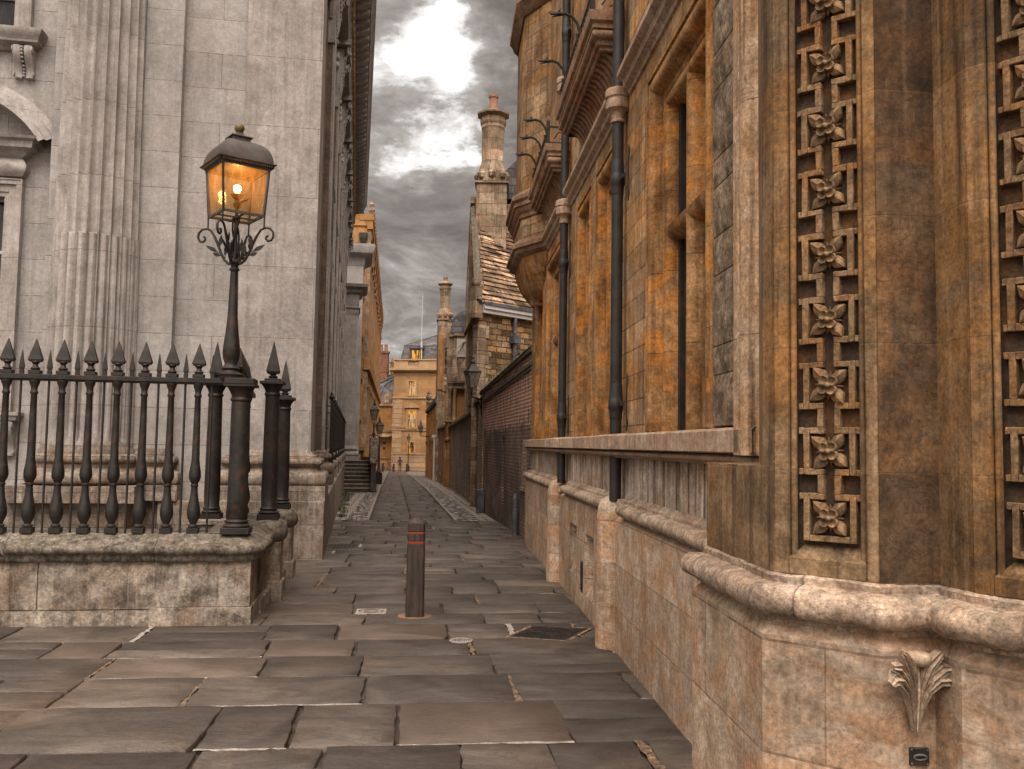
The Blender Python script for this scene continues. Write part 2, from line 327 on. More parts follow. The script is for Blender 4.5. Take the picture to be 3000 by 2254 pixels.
M['rust_block'] = stone('rusticated_block_stone', (.36, .285, .205), (.16, .115, .078), (.022, .016, .011), orange=(.26, .16, .07), oamt=.35, streak=.25, grime=.9, big=3.0, gcon=.6, bump=.9, grain=75, bdist=.01)
M['frame'] = stone('tan_frame_moulding', (.56, .43, .31), (.40, .265, .15), (.09, .05, .025), orange=(.42, .21, .07), oamt=.5, joint=(.07, .04, .02), bw=30, bh=1.15, jw=.003, var=.1, streak=.9, grime=.4, big=1.6, gcon=.4, bump=.4)
M['leaf'] = stone('carved_leaf_stone', (.50, .40, .30), (.36, .26, .18), (.10, .065, .04), streak=.0, grime=.35, big=6, gcon=.45, bump=.5, grain=120)
M['lintel'] = stone('ledge_stone', (.50, .385, .29), (.38, .27, .19), (.07, .048, .032), orange=(.34, .17, .07), oamt=.35, joint=(.20, .13, .09), bw=.85, bh=30, jw=.004, var=.12, streak=.55, grime=.35, big=1.8, gcon=.3, bump=.3)
M['iron'] = metal('black_iron_paint', (.0095, .0083, .0072), .52, .6, rust=.4)
M['pipe'] = metal('grey_black_pipe_paint', (.0135, .0125, .0118), .5, .4, rust=.15)
M['lead'] = metal('leadwork', (.055, .055, .058), .55, .3)
M['lantern'] = metal('dark_copper_lantern', (.045, .038, .033), .5, .3, rust=.3)
M['gilt'] = metal('tarnished_gilt', (.10, .065, .022), .5, .4)
M['slate'] = stone('slate_roof', (.13, .12, .12), (.075, .07, .07), (.02, .02, .02), joint=(.02, .018, .016), bw=.5, bh=.32, jw=.02, var=.45, streak=.2, grime=.4, gcon=.3, bump=.6, jshade=.5)
M['tiles'] = stone('collyweston_stone_tiles', (.50, .33, .20), (.14, .11, .09), (.035, .026, .02), orange=(.38, .20, .09), oamt=.45, joint=(.02, .013, .008), bw=.62, bh=.30, jw=.03, var=.85, streak=.15, grime=.55, big=2.4, gcon=.35, bump=1.0, jshade=.5, wob=.05)
M['rubble'] = stone('rubble_gable_stone', (.33, .23, .13), (.15, .09, .05), (.035, .022, .013), orange=(.34, .165, .04), oamt=.6, joint=(.025, .015, .01), bw=.44, bh=.19, jw=.02, var=.75, streak=.3, grime=.55, big=1.5, gcon=.45, bump=1.2, jshade=.5, wob=.10, bdist=.02)
M['chim'] = stone('chimney_stone', (.40, .31, .22), (.24, .17, .11), (.05, .038, .027), orange=(.34, .19, .10), oamt=.45, joint=(.06, .04, .03), bw=.6, bh=.42, jw=.012, var=.4, streak=.5, grime=.6, big=1.2, gcon=.3, bump=.5)
M['brown'] = stone('brown_sandstone', (.42, .24, .105), (.30, .145, .048), (.085, .045, .02), orange=(.42, .17, .035), oamt=.6, joint=(.08, .045, .02), bw=1.3, bh=.5, jw=.01, var=.18, streak=.4, grime=.35, big=.5, gcon=.22, bump=.2)
M['endst'] = stone('cream_end_stone', (.42, .265, .14), (.31, .175, .08), (.13, .075, .035), orange=(.38, .16, .04), oamt=.5, joint=(.28, .16, .08), bw=1.5, bh=.55, jw=.016, var=.2, streak=.25, grime=.25, big=.4, gcon=.12, bump=.1)
M['endtrim'] = stone('cream_trim_stone', (.44, .30, .175), (.34, .215, .115), (.16, .10, .055), streak=.2, grime=.25, big=.8, gcon=.12, bump=.1)
M['rustic'] = stone('banded_quoin_stone', (.46, .32, .19), (.35, .225, .125), (.15, .09, .045), joint=(.10, .055, .025), bw=30, bh=.62, jw=.035, var=.12, streak=.2, grime=.25, big=.6, gcon=.12, bump=.3, jshade=.5)
M['brick_dark'] = brick('sooty_red_brick', (.27, .125, .08), (.16, .09, .065), (.32, .25, .195), dark=.70, D=(.036, .029, .024), top=(2.15, (.36, .125, .07)), streak=.2, jw=.015)
M['brick_buff'] = brick('buff_brick', (.52, .38, .24), (.32, .21, .13), (.12, .09, .065), dark=.4, D=(.05, .04, .03), streak=.4, big=.5)
M['brick_brown'] = brick('brown_brick', (.56, .41, .27), (.30, .20, .125), (.09, .065, .045), dark=.45, D=(.06, .045, .032), streak=.12, big=.45)
M['brick_red'] = brick('red_brick', (.42, .16, .10), (.26, .10, .065), (.22, .17, .13), dark=.5, streak=.3)
M['brick_stack'] = brick('chimney_brick', (.42, .18, .09), (.27, .11, .055), (.12, .08, .055), dark=.45, streak=.2)
M['coping'] = stone('mossy_coping', (.20, .165, .13), (.11, .09, .07), (.025, .02, .015), orange=(.10, .10, .045), oamt=.3, streak=.2, grime=.7, big=4, gcon=.5, bump=.8)
M['step'] = stone('dark_step_stone', (.10, .082, .064), (.055, .044, .034), (.015, .012, .009), streak=.5, grime=.7, big=1.5, gcon=.35, bump=.4)
M['nosing'] = stone('worn_step_nosing', (.34, .29, .235), (.24, .20, .16), (.10, .08, .06), streak=0, grime=.3, gcon=.3)
M['pier'] = stone('pebbly_pier_stone', (.40, .34, .27), (.13, .105, .08), (.035, .028, .02), streak=.2, grime=.7, big=9, gcon=.6, bump=.8, grain=60)
M['terracotta'] = stone('clay_pot', (.34, .19, .12), (.24, .13, .08), (.08, .05, .03), streak=.2, grime=.3, gcon=.2)
M['white_paint'] = stone('weathered_white_paint', (.60, .57, .53), (.48, .45, .42), (.25, .23, .2), streak=.3, grime=.2, gcon=.1, bump=.05)
M['window_dark'] = glass('dark_window_glass', (.030, .030, .032), .12, 1.0)
M['lit'] = emit('lit_window_glass', (1.0, .43, .05), 1.15)
M['lampglass'] = glass('streaked_lantern_glass', (.40, .25, .11), .25, .22)
m, t, p = newmat('streaked_amber_glass'); co = t.coord(); N_ = m.node_tree; out = [n for n in N_.nodes if n.type == 'OUTPUT_MATERIAL'][0]
tl = t.add('ShaderNodeBsdfTranslucent'); tl.inputs['Color'].default_value = (.62, .36, .14, 1); tr = t.add('ShaderNodeBsdfTransparent'); tr.inputs['Color'].default_value = (.97, .90, .78, 1); gl = t.add('ShaderNodeBsdfGlossy'); gl.inputs['Roughness'].default_value = .12
m1 = t.add('ShaderNodeMixShader'); t.put(m1, 0, t.ramp(t.noise(t.mp(co, (7, 7, 1.3)), 3.4, 6, .65, .5), [(.36, .04), (.64, .26)])); t.put(m1, 1, tr.outputs[0]); t.put(m1, 2, tl.outputs[0])
m2 = t.add('ShaderNodeMixShader'); m2.inputs[0].default_value = .05; t.put(m2, 1, m1.outputs[0]); t.put(m2, 2, gl.outputs[0]); N_.links.new(m2.outputs[0], out.inputs[0]); M['lampglass'] = m
M['smoke'] = glass('grimy_lantern_glass', (.20, .17, .145), .3, .55)
M['bulb'] = emit('glowing_bulb', (1.0, .72, .34), 38.0, var=False)
M['ember'] = emit('glowing_ember', (1.0, .5, .12), 3.0, var=False)
# ================================================================ GROUND
def flagmat():
    m, t, p = newmat('york_flagstone'); co = t.coord()
    a = t.add('ShaderNodeAttribute', attribute_name='tint')
    tv = a.outputs['Vector']; off = t.vmath('MULTIPLY', tv, (37, 53, 11)); v = t.vmath('ADD', co, off)
    n = t.noise(t.mp(v, (1, 2.2, 1)), 1.6, 9, .62, 1.2)
    c = t.mix(t.ramp(n, [(.35, 0.), (.65, 1.)]), (.080, .065, .053), (.043, .034, .027))
    c = t.mix(t.ramp(t.noise(v, .9, 6, .6, .8), [(.50, 0.), (.66, .8)]), c, (.12, .097, .075))
    c = t.mix(t.math('MULTIPLY', t.ramp(t.noise(co, .55, 6, .65, .6), [(.55, 0.), (.68, 1.)]), .35), c, (.14, .092, .055))
    c = t.mix(t.ramp(t.noise(t.mp(v, (1, 5, 1)), 3.2, 8, .7, 2.2), [(.60, 0.), (.72, .75)]), c, (.040, .032, .026))
    g = t.noise(co, 70, 7, .8); c = t.mix(1.0, c, t.ramp(g, [(.3, .5), (.7, 1.5)]), 'MULTIPLY')
    vn = t.noise(t.mp(v, (1, 2.5, 1)), 2.2, 9, .62, 1.8); vn = t.ramp(t.math('ABSOLUTE', t.math('SUBTRACT', vn, .5)), [(.0, 1.), (.02, 0.)]); c = t.mix(t.math('MULTIPLY', vn, .55), c, (.025, .02, .016))
    sp_ = t.add('ShaderNodeSeparateXYZ'); t.put(sp_, 0, tv)
    c = t.mix(1.0, c, t.ramp(sp_.outputs[0], [(0, .72), (1, 1.32)]), 'MULTIPLY')
    c = t.mix(t.math('MULTIPLY', t.math('GREATER_THAN', sp_.outputs[1], .9), .35), c, (.145, .10, .07))
    t.put(p, 'Base Color', c)
    t.put(p, 'Roughness', t.ramp(t.noise(co, 3, 6, .6), [(.3, .42), (.7, .75)])); p.inputs['Specular IOR Level'].default_value = .4
    h = t.math('ADD', t.math('MULTIPLY', t.noise(t.mp(v, (1, 3, 1)), 5, 9, .62, 1.5), 1.6), t.math('MULTIPLY', g, .22))
    t.put(p, 'Normal', t.bump(h, .55, .014)); return m
M['flag'] = flagmat()
m, t, p = newmat('joint_grit'); co = t.coord()
t.put(p, 'Base Color', t.mix(t.ramp(t.noise(co, 40, 6, .8), [(.4, 0.), (.65, 1.)]), (.022, .017, .012), (.10, .075, .052))); p.inputs['Roughness'].default_value = .95
t.put(p, 'Normal', t.bump(t.noise(co, 60, 6, .8), 1.0, .01)); M['grit'] = m
m, t, p = newmat('rounded_cobbles'); co = t.coord(); vv = t.mp(co, (1, .62, 1))
vd = t.voro(vv, 7.5); vc = t.voro(vv, 7.5, out='Color')
sp_ = t.add('ShaderNodeSeparateXYZ'); t.put(sp_, 0, vc)
c = t.mix(sp_.outputs[0], (.10, .08, .065), (.46, .40, .34))
c = t.mix(t.ramp(vd, [(.42, 0.), (.58, 1.)]), c, (.016, .012, .009))
t.put(p, 'Base Color', c); p.inputs['Roughness'].default_value = .6
t.put(p, 'Normal', t.bump(t.ramp(vd, [(.0, 1.), (.35, .8), (.6, 0.)]), 1.0, .045)); M['cobble'] = m
M['sett'] = stone('pale_granite_setts', (.34, .30, .26), (.22, .19, .165), (.06, .05, .04), streak=0, grime=.4, big=5, gcon=.4, bump=.6)
M['cement'] = stone('pale_cement', (.40, .36, .32), (.28, .25, .22), (.12, .10, .08), streak=0, grime=.5, big=14, gcon=.4, bump=.6)
M['soil'] = M['grit']
mb = MB()
ys = [-60, -20, -5, 0, 6, 12, 20, 30, 44, 60, 80, 106, 160, 300, 600]; xs_ = [-400, -60, -20, -8, 0, 8, 30, 400]
vs = [(x, y, gz(y)-.035) for y in ys for x in xs_]; nx = len(xs_)
mb.add(vs, [(j*nx+i, j*nx+i+1, (j+1)*nx+i+1, (j+1)*nx+i) for j in range(len(ys)-1) for i in range(nx-1)])
struct(mb.build('ground', M['soil']))
CEM = MB(); GRT = MB()
def slabs(mb, tints, org, ang, rows, xr, wr, split=None, gap=.009, th=.035, clip=None):
    c, s = math.cos(ang), math.sin(ang)
    for j in range(len(rows)-1):
        y0, y1 = rows[j], rows[j+1]; x = xr[0]-random.random()*wr[1]
        while x < xr[1]:
            w_ = random.uniform(*wr)
            xa, xb = x, x+w_
            wide = random.random(); gx = random.uniform(.015, .045) if wide < .15 else 0; gy = random.uniform(.010, .022) if random.random() < .12 else 0
            if not clip and (gx or gy):
                def jag(mbx, X0, X1, Y0, Y1, alongx):
                    n = 12; q = []
                    for i in range(n+1):
                        u = i/n; a_, b_ = random.gauss(0, .008), random.gauss(0, .008)
                        pr2 = [(X0+(X1-X0)*u, Y0+a_), (X0+(X1-X0)*u, Y1+b_)] if alongx else [(X0+a_, Y0+(Y1-Y0)*u), (X1+b_, Y0+(Y1-Y0)*u)]
                        for px_, py_ in pr2: XX = org[0]+c*px_-s*py_; YY = org[1]+s*px_+c*py_; q.append((XX, YY, gz(YY)-.004+random.uniform(-.002, .002)))
                    mbx.add(q, [(2*i, 2*i+1, 2*i+3, 2*i+2) for i in range(n)], True)
                if gx: jag(CEM if wide < .045 else GRT, xa-.01, xa+gx+.01, y0-.005, y1+.005, False)
                if gy: jag(CEM, xa, xb, y0-.008, y0+gy+.008, True)
            xa += gx
            if split is not None and xa < split-.25 < xb-.0: xb = split
            if xb > xr[1] and clip: xb = xr[1]
            if xa < xr[0] and clip: xa = xr[0]
            x = xb
            if xb-xa < .15: 
                if xb >= xr[1]: break
                continue
            parts = [(y0+(gy if not clip else 0), y1)]
            if (y1-y0) > .55 and random.random() < .14: ym = (y0+y1)/2+random.uniform(-.06, .06); parts = [(y0, ym), (ym, y1)]
            for (ya, yb) in parts:
                sk = random.uniform(-.03, .03); g = gap*random.uniform(.3, 1.2)
                cor = [(xa+g+random.uniform(0, .012), ya+g), (xb-g-random.uniform(0, .012), ya+g+random.uniform(-.008, .010)), (xb-g+sk, yb-g), (xa+g+sk*.4, yb-g+random.uniform(-.010, .008))]
                pts = []
                for k in range(4):
                    p0 = Vector(cor[k]); p1 = Vector(cor[(k+1) % 4]); L = (p1-p0).length; n = max(2, int(L/.11)); nn = Vector((-(p1-p0).y, (p1-p0).x)).normalized()
                    for q in range(n):
                        jj = (random.gauss(0, .0055) if 0 < q < n else 0) + (random.uniform(.0, .03) if (q == 0 and random.random() < .25) else 0)
                        pts.append(p0.lerp(p1, q/n)+nn*jj)
                cen = sum(pts, Vector((0, 0)))/len(pts); hz = random.uniform(-.005, .004); tx, ty = random.gauss(0, .0035), random.gauss(0, .0035)
                def W(q, dz):
                    X = org[0]+c*q.x-s*q.y; Y = org[1]+s*q.x+c*q.y
                    return (X, Y, gz(Y)+hz+tx*(q.x-cen.x)+ty*(q.y-cen.y)+dz)
                n = len(pts); top = [W(q+(cen-q).normalized()*.006, 0) for q in pts]; mid = [W(q+(cen-q).normalized()*.0005, -.007) for q in pts]; bot = [W(q, -th) for q in pts]
                o = len(mb.v); mb.v += top+mid+bot; fs = [tuple(range(o, o+n))]+[(o+i, o+n+i, o+n+(i+1) % n, o+(i+1) % n) for i in range(n)]+[(o+n+i, o+2*n+i, o+2*n+(i+1) % n, o+n+(i+1) % n) for i in range(n)]
                mb.f += fs; mb.sm += [True]*len(fs); tt = (random.random(), random.random(), random.random()); tints += [tt]*len(fs)
def build_slabs(name, mb, tints):
    o = mb.build(name, M['flag'], ang=60); at_ = o.data.attributes.new('tint', 'FLOAT_VECTOR', 'FACE')
    at_.data.foreach_set('vector', [c for t_ in tints for c in t_]); return struct(o)
random.seed(11)
mb = MB(); tints = []
rows = [1.2, 1.9, 2.6, 3.3, 3.95, 4.6, 5.33, 6.2, 6.95, 7.6, 8.22, 8.90, 9.46, 10.05, 10.7, 11.25]
while rows[-1] < 22.2: rows.append(rows[-1]+random.uniform(.42, .72))
slabs(mb, tints, (-.85, 0.0), rad(6.6), rows, (-9.5, 3.4), (.5, 1.25))
build_slabs('flagstone_paving', mb, tints)
LANE = math.atan(.1295)
mb = MB(); tints = []; rows = [0.0]
while rows[-1] < 90: rows.append(rows[-1]+random.uniform(.45, .8))
slabs(mb, tints, (-2.42, 22.35), LANE, rows, (-1.0, 1.05), (.5, 1.0), split=0.0, gap=.014, clip=True)
build_slabs('footway', mb, tints)
def lanep(x, d): c, s = math.cos(LANE), math.sin(LANE); return (-2.42+c*x-s*d, 22.35+s*x+c*d)
def strip(x0a, x0b, x1a, x1b, mat, name, dz, d0=0.0, d1=88, n=30):
    mb = MB(); vs = []
    for i in range(n+1):
        u = i/n; d = d0+(d1-d0)*u
        for x in (x0a+(x0b-x0a)*u, x1a+(x1b-x1a)*u):
            X, Y = lanep(x, d); vs.append((X, Y, gz(Y)+dz))
    mb.add(vs, [(2*i, 2*i+1, 2*i+3, 2*i+2) for i in range(n)]); return struct(mb.build(name, mat))
strip(-4.6, -9, -1.03, -1.03, M['cobble'], 'cobbled_strip', -.016)
strip(1.08, 1.08, 3.6, 3.2, M['cobble'], 'cobbled_strip', -.012)
for xa, xb in ((-1.62, -1.9), (-1.84, -2.12)): 
    strip(xa-.085, xa-.085, xa+.085, xa+.085, M['sett'], 'sett_line', -.004, 0, 15)
for xa in (1.78, 2.0):
    strip(xa-.08, xa-.08, xa+.08, xa+.08, M['sett'], 'sett_line', -.004, 0, 60)
mb = MB()
for k in range(150):   # narrow edging stones of the footway
    for x in (-1.06, 1.10):
        X, Y = lanep(x, k*.58+.3); mb.box(-.032, .032, -.28, .28, -.05, .012+random.uniform(-.006, .006), M=Matrix.Translation((X, Y, gz(Y))) @ Matrix.Rotation(LANE, 4, 'Z'))
struct(mb.build('kerb_edging', M['sett']))
# cement and grit packed into the wider joints
struct(CEM.build('cement_repairs', M['cement'])); M['gravel'] = stone('orange_gravel_mortar', (.26, .18, .12), (.11, .075, .05), (.03, .02, .014), streak=0, grime=.6, big=22, grain=60, gcon=.7, bump=1.); struct(GRT.build('grit_joints', M['gravel']))
# drain covers
def cover_plate(name, label, cat, corners, mat, z=.006, kind='grid'):
    c = sum((Vector(p) for p in corners), Vector((0, 0)))/4; T = thing(name, label, cat, (c.x, c.y, gz(c.y)))
    q = [Vector(p)-c for p in corners]
    rim = MB(); rim.plate([(p.x*1.0, p.y*1.0, -.03) for p in q], (0, 0, 1), .03+z); rim.build('cover', mat, T)
    pat = MB(); n1 = 7; n2 = 12
    for i in range(1, n1):
        for j in range(1, n2):
            u, v = i/n1, j/n2; p_ = q[0].lerp(q[1], u).lerp(q[3].lerp(q[2], u), v); a = (q[3]-q[0])/n2*.38; b = (q[1]-q[0])/n1*.16
            pat.plate([(*(p_-a-b), z), (*(p_+a-b), z), (*(p_+a+b), z), (*(p_-a+b), z)], (0, 0, 1), .007)
    pat.build('grip_pattern', mat, T); return T
T = cover_plate('inspection_cover', 'rusty iron grid inspection cover set askew in the flagstones beside the round pipe plinth', 'drain cover', [(.01, 8.42), (.24, 8.93), (.77, 8.84), (.52, 8.30)], M['iron'])
random.seed(3); mb = MB(); c0 = Vector((.385, 8.62))
ring = [Vector(p)-c0 for p in [(.01, 8.42), (.24, 8.93), (.77, 8.84), (.52, 8.30)]]
for k in range(4):
    a, b = ring[k], ring[(k+1) % 4]; oa, ob = a*1.13, b*1.13
    mb.add([(*a, .004), (*b, .004), (*ob, .004), (*oa, .004)], [(0, 1, 2, 3)])
M['gravel'] = stone('orange_gravel_mortar', (.36, .24, .15), (.14, .09, .055), (.03, .02, .014), streak=0, grime=.6, big=22, grain=60, gcon=.7, bump=1.)
mb.build('mortar_bed', M['gravel'], T)
cover_plate('inspection_cover', 'worn rectangular cover in the paving just beside the left building corner', 'drain cover', [(-3.02, 15.25), (-2.60, 15.32), (-2.70, 16.2), (-3.12, 16.1)], M['iron'])
T = thing('drain_plate', 'small pale rectangular metal plate in the paving left of the near bollard', 'drain cover', (-1.43, 9.56, 0), rad(5))
MB().box(-.155, .155, -.14, .14, -.02, .006).build('cover', M['cement'], T)
mb = MB()
for r_ in (.05, .09): mb.tube([(r_*math.cos(a*math.pi/12)*1.4, r_*math.sin(a*math.pi/12), .007) for a in range(25)], .004, 5)
mb.build('cast_pattern', M['iron'], T)
T = thing('drain_plate', 'small pale slotted stopcock cover in white cement right of the near bollard', 'drain cover', (-.42, 8.22, 0), rad(4))
MB().lathe([(.001, 0), (.105, 0), (.105, .009), (.001, .009)], seg=24).build('cover', M['cement'], T)
mb = MB()
for k in range(-5, 6): mb.box(k*.016-.004, k*.016+.004, -.06+abs(k)*.006, .06-abs(k)*.006, .009, .012)
mb.build('slot', M['iron'], T)
# ================================================================ NEAR BOLLARD
def woodmat():
    m, t, p = newmat('wet_bollard_timber'); co = t.coord(); v = t.mp(co, (9, 9, 1))
    n = t.noise(v, 4, 8, .65, .6); c = t.mix(t.ramp(n, [(.36, 0.), (.66, 1.)]), (.012, .009, .007), (.060, .040, .028))
    c = t.mix(t.ramp(t.noise(t.mp(co, (6, 6, 1.2), (3, 1, 0)), 3, 6, .6), [(.56, 0.), (.70, .7)]), c, (.12, .042, .018))
    c = t.mix(t.ramp(t.noise(t.mp(co, (14, 14, .8)), 5, 4, .7), [(.60, 0.), (.66, .8)]), c, (.01, .008, .006))
    t.put(p, 'Base Color', c); p.inputs['Roughness'].default_value = .55; t.put(p, 'Normal', t.bump(n, .8, .008)); return m
M['wood'] = woodmat()
m, t, p = newmat('red_reflective_band'); co = t.coord()
t.put(p, 'Base Color', t.mix(t.noise(co, 30, 5, .7), (.42, .045, .018), (.16, .02, .012))); p.inputs['Roughness'].default_value = .4; M['red'] = m
m, t, p = newmat('rust_stain'); co = t.coord()
t.put(p, 'Base Color', t.mix(t.ramp(t.noise(co, 9, 6, .7), [(.35, 0.), (.65, 1.)]), (.30, .14, .05), (.13, .10, .08))); p.inputs['Roughness'].default_value = .8; M['ruststain'] = m
def bollard(label, loc, h=.95, w_=.083, parts=True, group=None, rz=rad(4)):
    T = thing('bollard', label, 'bollard', loc, rz, group)
    b = MB(); c = .016
    def oct_(a): k = a-c*a/w_; return [(k, -a), (a, -k), (a, k), (k, a), (-k, a), (-a, k), (-a, -k), (-k, -a)]
    zs = [(-.05, w_*1.02), (h*.735, w_*.98), (h*.74, w_*.91), (h*.765, w_*.91), (h*.77, w_*.98), (h*.835, w_*.98), (h*.84, w_*.91), (h*.86, w_*.91), (h*.865, w_*.97), (h*.945, w_*.96), (h*.985, w_*.5), (h, w_*.12)]
    vs = [(x, y, z) for z, a in zs for x, y in oct_(a)]; n = len(zs)
    b.add(vs, [(j*8+i, j*8+(i+1) % 8, (j+1)*8+(i+1) % 8, (j+1)*8+i) for j in range(n-1) for i in range(8)]+[tuple((n-1)*8+i for i in range(8))])
    b.build('post', M['wood'], T)
    for z0 in ((.742, .763), (.842, .858)) if parts else ():
        r_ = MB(); r_.prism(oct_(w_*.925), h*z0[0], h*z0[1]); r_.build('reflective_band', M['red'], T)
    return T
T = bollard('dark wooden bollard with two thin red bands standing alone in the paving', (-.955, 9.36, 0), 1.0, .092)
mb = MB(); mb.lathe([(.001, .004), (.125, .004), (.175, .0042)], seg=20, cap=False); mb.build('rust_stain', M['ruststain'], T)
# ================================================================ PALE CLASSICAL BUILDING
SA = math.atan(.1713)
SH = thing('classical_hall', 'pale limestone classical building with fluted column, pilasters and deep cornice on the left', 'building', (-2.83, 13.87, 0), SA)
RZ = lambda a: Matrix.Rotation(a, 4, 'Z')
side = Matrix.Translation((-.55, 0, 0)) @ RZ(math.pi/2)       # local x -> +v, local y -> -u
w_ = MB()
w_.wall(-14, -3.6, .0, 12.6, [(-6.27, -4.93, 2.15, 5.42), (-6.27, -4.93, 8.0, 10.6)], y=.6, depth=.35)
w_.wall(-3.6, -.5, .0, 12.6, [], y=.34, depth=.5)
bays = [8.25+3.9*k for k in range(7)]
ws_ = MB(); ws_.wall(.45, 33.4, .0, 12.6, [(b-.65, b+.65, 2.15, 5.4) for b in bays[:]]+[(b-.65, b+.65, 8.0, 10.4) for b in bays], y=0, depth=.3, M=side); ws_.build('side_wall', M['soot'], SH)  # side wall behind the pilasters, its shade put into the brown
w_.box(-14, -.6, .95, 30, 12.5, 12.6)
w_.box(-14, -.56, 1.0, 1.1, 0, 12.5)
w_.build('wall', M['pale'], SH)
pl = MB()   # pedestals and side plinth
pl.box(-2.42, 0, 0, .6, -.3, .855); pl.box(-.6, 0, .6, 33.4, -.8, .855)
pl.box(-4.45, -2.74, -.45, .7, -.3, .855); pl.box(-14, -4.45, .2, .8, -.3, .855); pl.box(-2.74, -2.42, .12, .6, -.3, .855)
pl.build('pedestal', M['ped'], SH, bevel=.014)
# pilasters: corner one (turns the corner) and inner one
def pil_base(mb, path, f=1.0, side_=1):
    pr = [(.245*f, .855), (.245*f, 1.085), (.20*f, 1.087)] + [(o, z) for o, z in [(.20*f+.055*f*math.sin(a*math.pi/8), 1.09+.19*(1-math.cos(a*math.pi/8))/2) for a in range(9)]] + [(.17*f, 1.29), (.12*f, 1.31), (.105*f, 1.345), (.12*f, 1.375), (.155*f, 1.39)] + [(.13*f+.045*f*math.sin(a*math.pi/6), 1.395+.11*(1-math.cos(a*math.pi/6))/2) for a in range(7)] + [(.10*f, 1.51), (.085*f, 1.515), (.085*f, 1.54), (.03*f, 1.56), (.0, 1.62)]
    mb.sweep(path, pr, side=side_, sm=True)
pi = MB(); pi.prism([(-1.41, .27), (-.24, .27), (-.24, 1.35), (-.7, 1.35), (-1.41, .9)], .85, 12.4); P1_ = pi.build('pilaster', M['pale_plain'], SH, bevel=.008)
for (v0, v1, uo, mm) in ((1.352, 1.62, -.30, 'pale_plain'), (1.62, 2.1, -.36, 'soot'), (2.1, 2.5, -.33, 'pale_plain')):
    q = MB(); q.box(-.7, uo, v0, v1, 1.6, 12.4); q.build('return_strip', M[mm], P1_, bevel=.006)  # middle strip painted dark for shade on the stepped return
pb = MB(); pil_base(pb, [(-1.41, .60), (-1.41, .27), (-.24, .27), (-.24, 1.35), (-.8, 1.35)]); pb.build('pilaster_base', M['ped'], SH, ang=50)
pi = MB(); pi.prism([(-2.9, .15), (-2.34, .15), (-2.34, .6), (-2.9, .6)], .85, 12.4); pi.prism([(-4.2, .22), (-2.9, .22), (-2.9, .6), (-4.2, .6)], .85, 12.4); pi.build('pilaster', M['pale'], SH, bevel=.008)
pb = MB(); pil_base(pb, [(-2.95, .15), (-2.34, .15), (-2.34, .6)], .8); pb.build('pilaster_base', M['ped'], SH, ang=50)
# fluted column
def column(cx, cy, parent):
    mb = MB(); seg = 24*8; zs = [1.66, 1.70, 1.76] + [1.9+.25*k for k in range(11)] + [4.62, 4.68, 4.72, 4.74, 4.80, 4.9]+[5.2+.5*k for k in range(13)]; vs = []
    for z in zs:
        R_ = .640-.105*max(0, (z-1.7)/9.6)**1.35
        for i in range(seg):
            ph = (i % 8)/8; a = 2*math.pi*i/seg
            if z <= 1.70: d = 0.0
            else:
                u = (ph-.5)/.40; fl = math.sqrt(max(0, 1-u*u)) if abs(u) < 1 else 0
                if z < 4.73: rd = .052*fl if z > 1.75 else .02*fl; bulge = math.cos(u*math.pi/2)*.055 if abs(u) < .86 else 0; d = max(0, .050*(1 if fl > 0 else 0) - bulge*.98) if fl > 0 else 0
                else: d = .080*fl
            vs.append((cx+(R_-d)*math.cos(a), cy+(R_-d)*math.sin(a), z))
    mb.add(vs, [(j*seg+i, j*seg+(i+1) % seg, (j+1)*seg+(i+1) % seg, (j+1)*seg+i) for j in range(len(zs)-1) for i in range(seg)], True)
    T = mb.build('column', M['pale_plain'], parent, ang=32)
    b = MB(); b.box(cx-.86, cx+.86, cy-.86, cy+.6, .855, 1.09)
    pr = [(.84*1, 1.09)]+[(.76+.085*math.sin(a*math.pi/8), 1.09+.19*(1-math.cos(a*math.pi/8))/2) for a in range(9)]+[(.73, 1.30), (.695, 1.33), (.70, 1.38)]+[(.70+.045*math.sin(a*math.pi/6), 1.40+.12*(1-math.cos(a*math.pi/6))/2) for a in range(7)]+[(.675, 1.54), (.675, 1.58), (.645, 1.62), (.638, 1.67)]
    b.lathe(pr, (cx, cy, 0), 48, cap=False); b.build('column_base', M['ped'], T, ang=50, bevel=0)
column(-3.46, .20, SH)
# windows of the front
def arch_window(parent, x0, x1, z0, z1, y, M_=None, ped=None):
    T = MB()
    fn = lambda a, b, c: (a, c, b)
    T.sweep([(x0, z0), (x0, z1), (x1, z1), (x1, z0)], [(0, y), (0, y-.05), (-.06, y-.055), (-.07, y-.075), (-.17, y-.08), (-.18, y-.11), (-.235, y-.115), (-.25, y-.13), (-.265, y-.13), (-.265, y)], side=1, fn=fn, M=M_)
    f = T.build('window', M['pale_plain'], parent, ang=30)
    g = MB(); g.box(x0-.02, x1+.02, y+.26, y+.28, z0, z1, M=M_); g.build('pane', M['window_dark'], f)
    s = MB(); n = 4
    for k in range(n+1): z = z0+(z1-z0)*k/n; s.box(x0, x1, y+.20, y+.25, z-.022, z+.022, M=M_)
    for k in range(4): x = x0+(x1-x0)*k/3; s.box(x-.018, x+.018, y+.205, y+.245, z0, z1, M=M_)
    s.build('sash', M['white_paint'], f); return f
f1 = arch_window(SH, -6.27, -4.93, 2.15, 5.42, .6)
sl_ = MB(); sl_.sweep([(-6.64, .62), (-6.64, .38), (-4.56, .38), (-4.56, .62)], [(-.1, 2.0), (0, 2.0), (.02, 2.03), (.02, 2.06), (.05, 2.08), (.05, 2.13), (-.3, 2.15)]); sl_.build('sill', M['pale_plain'], f1)
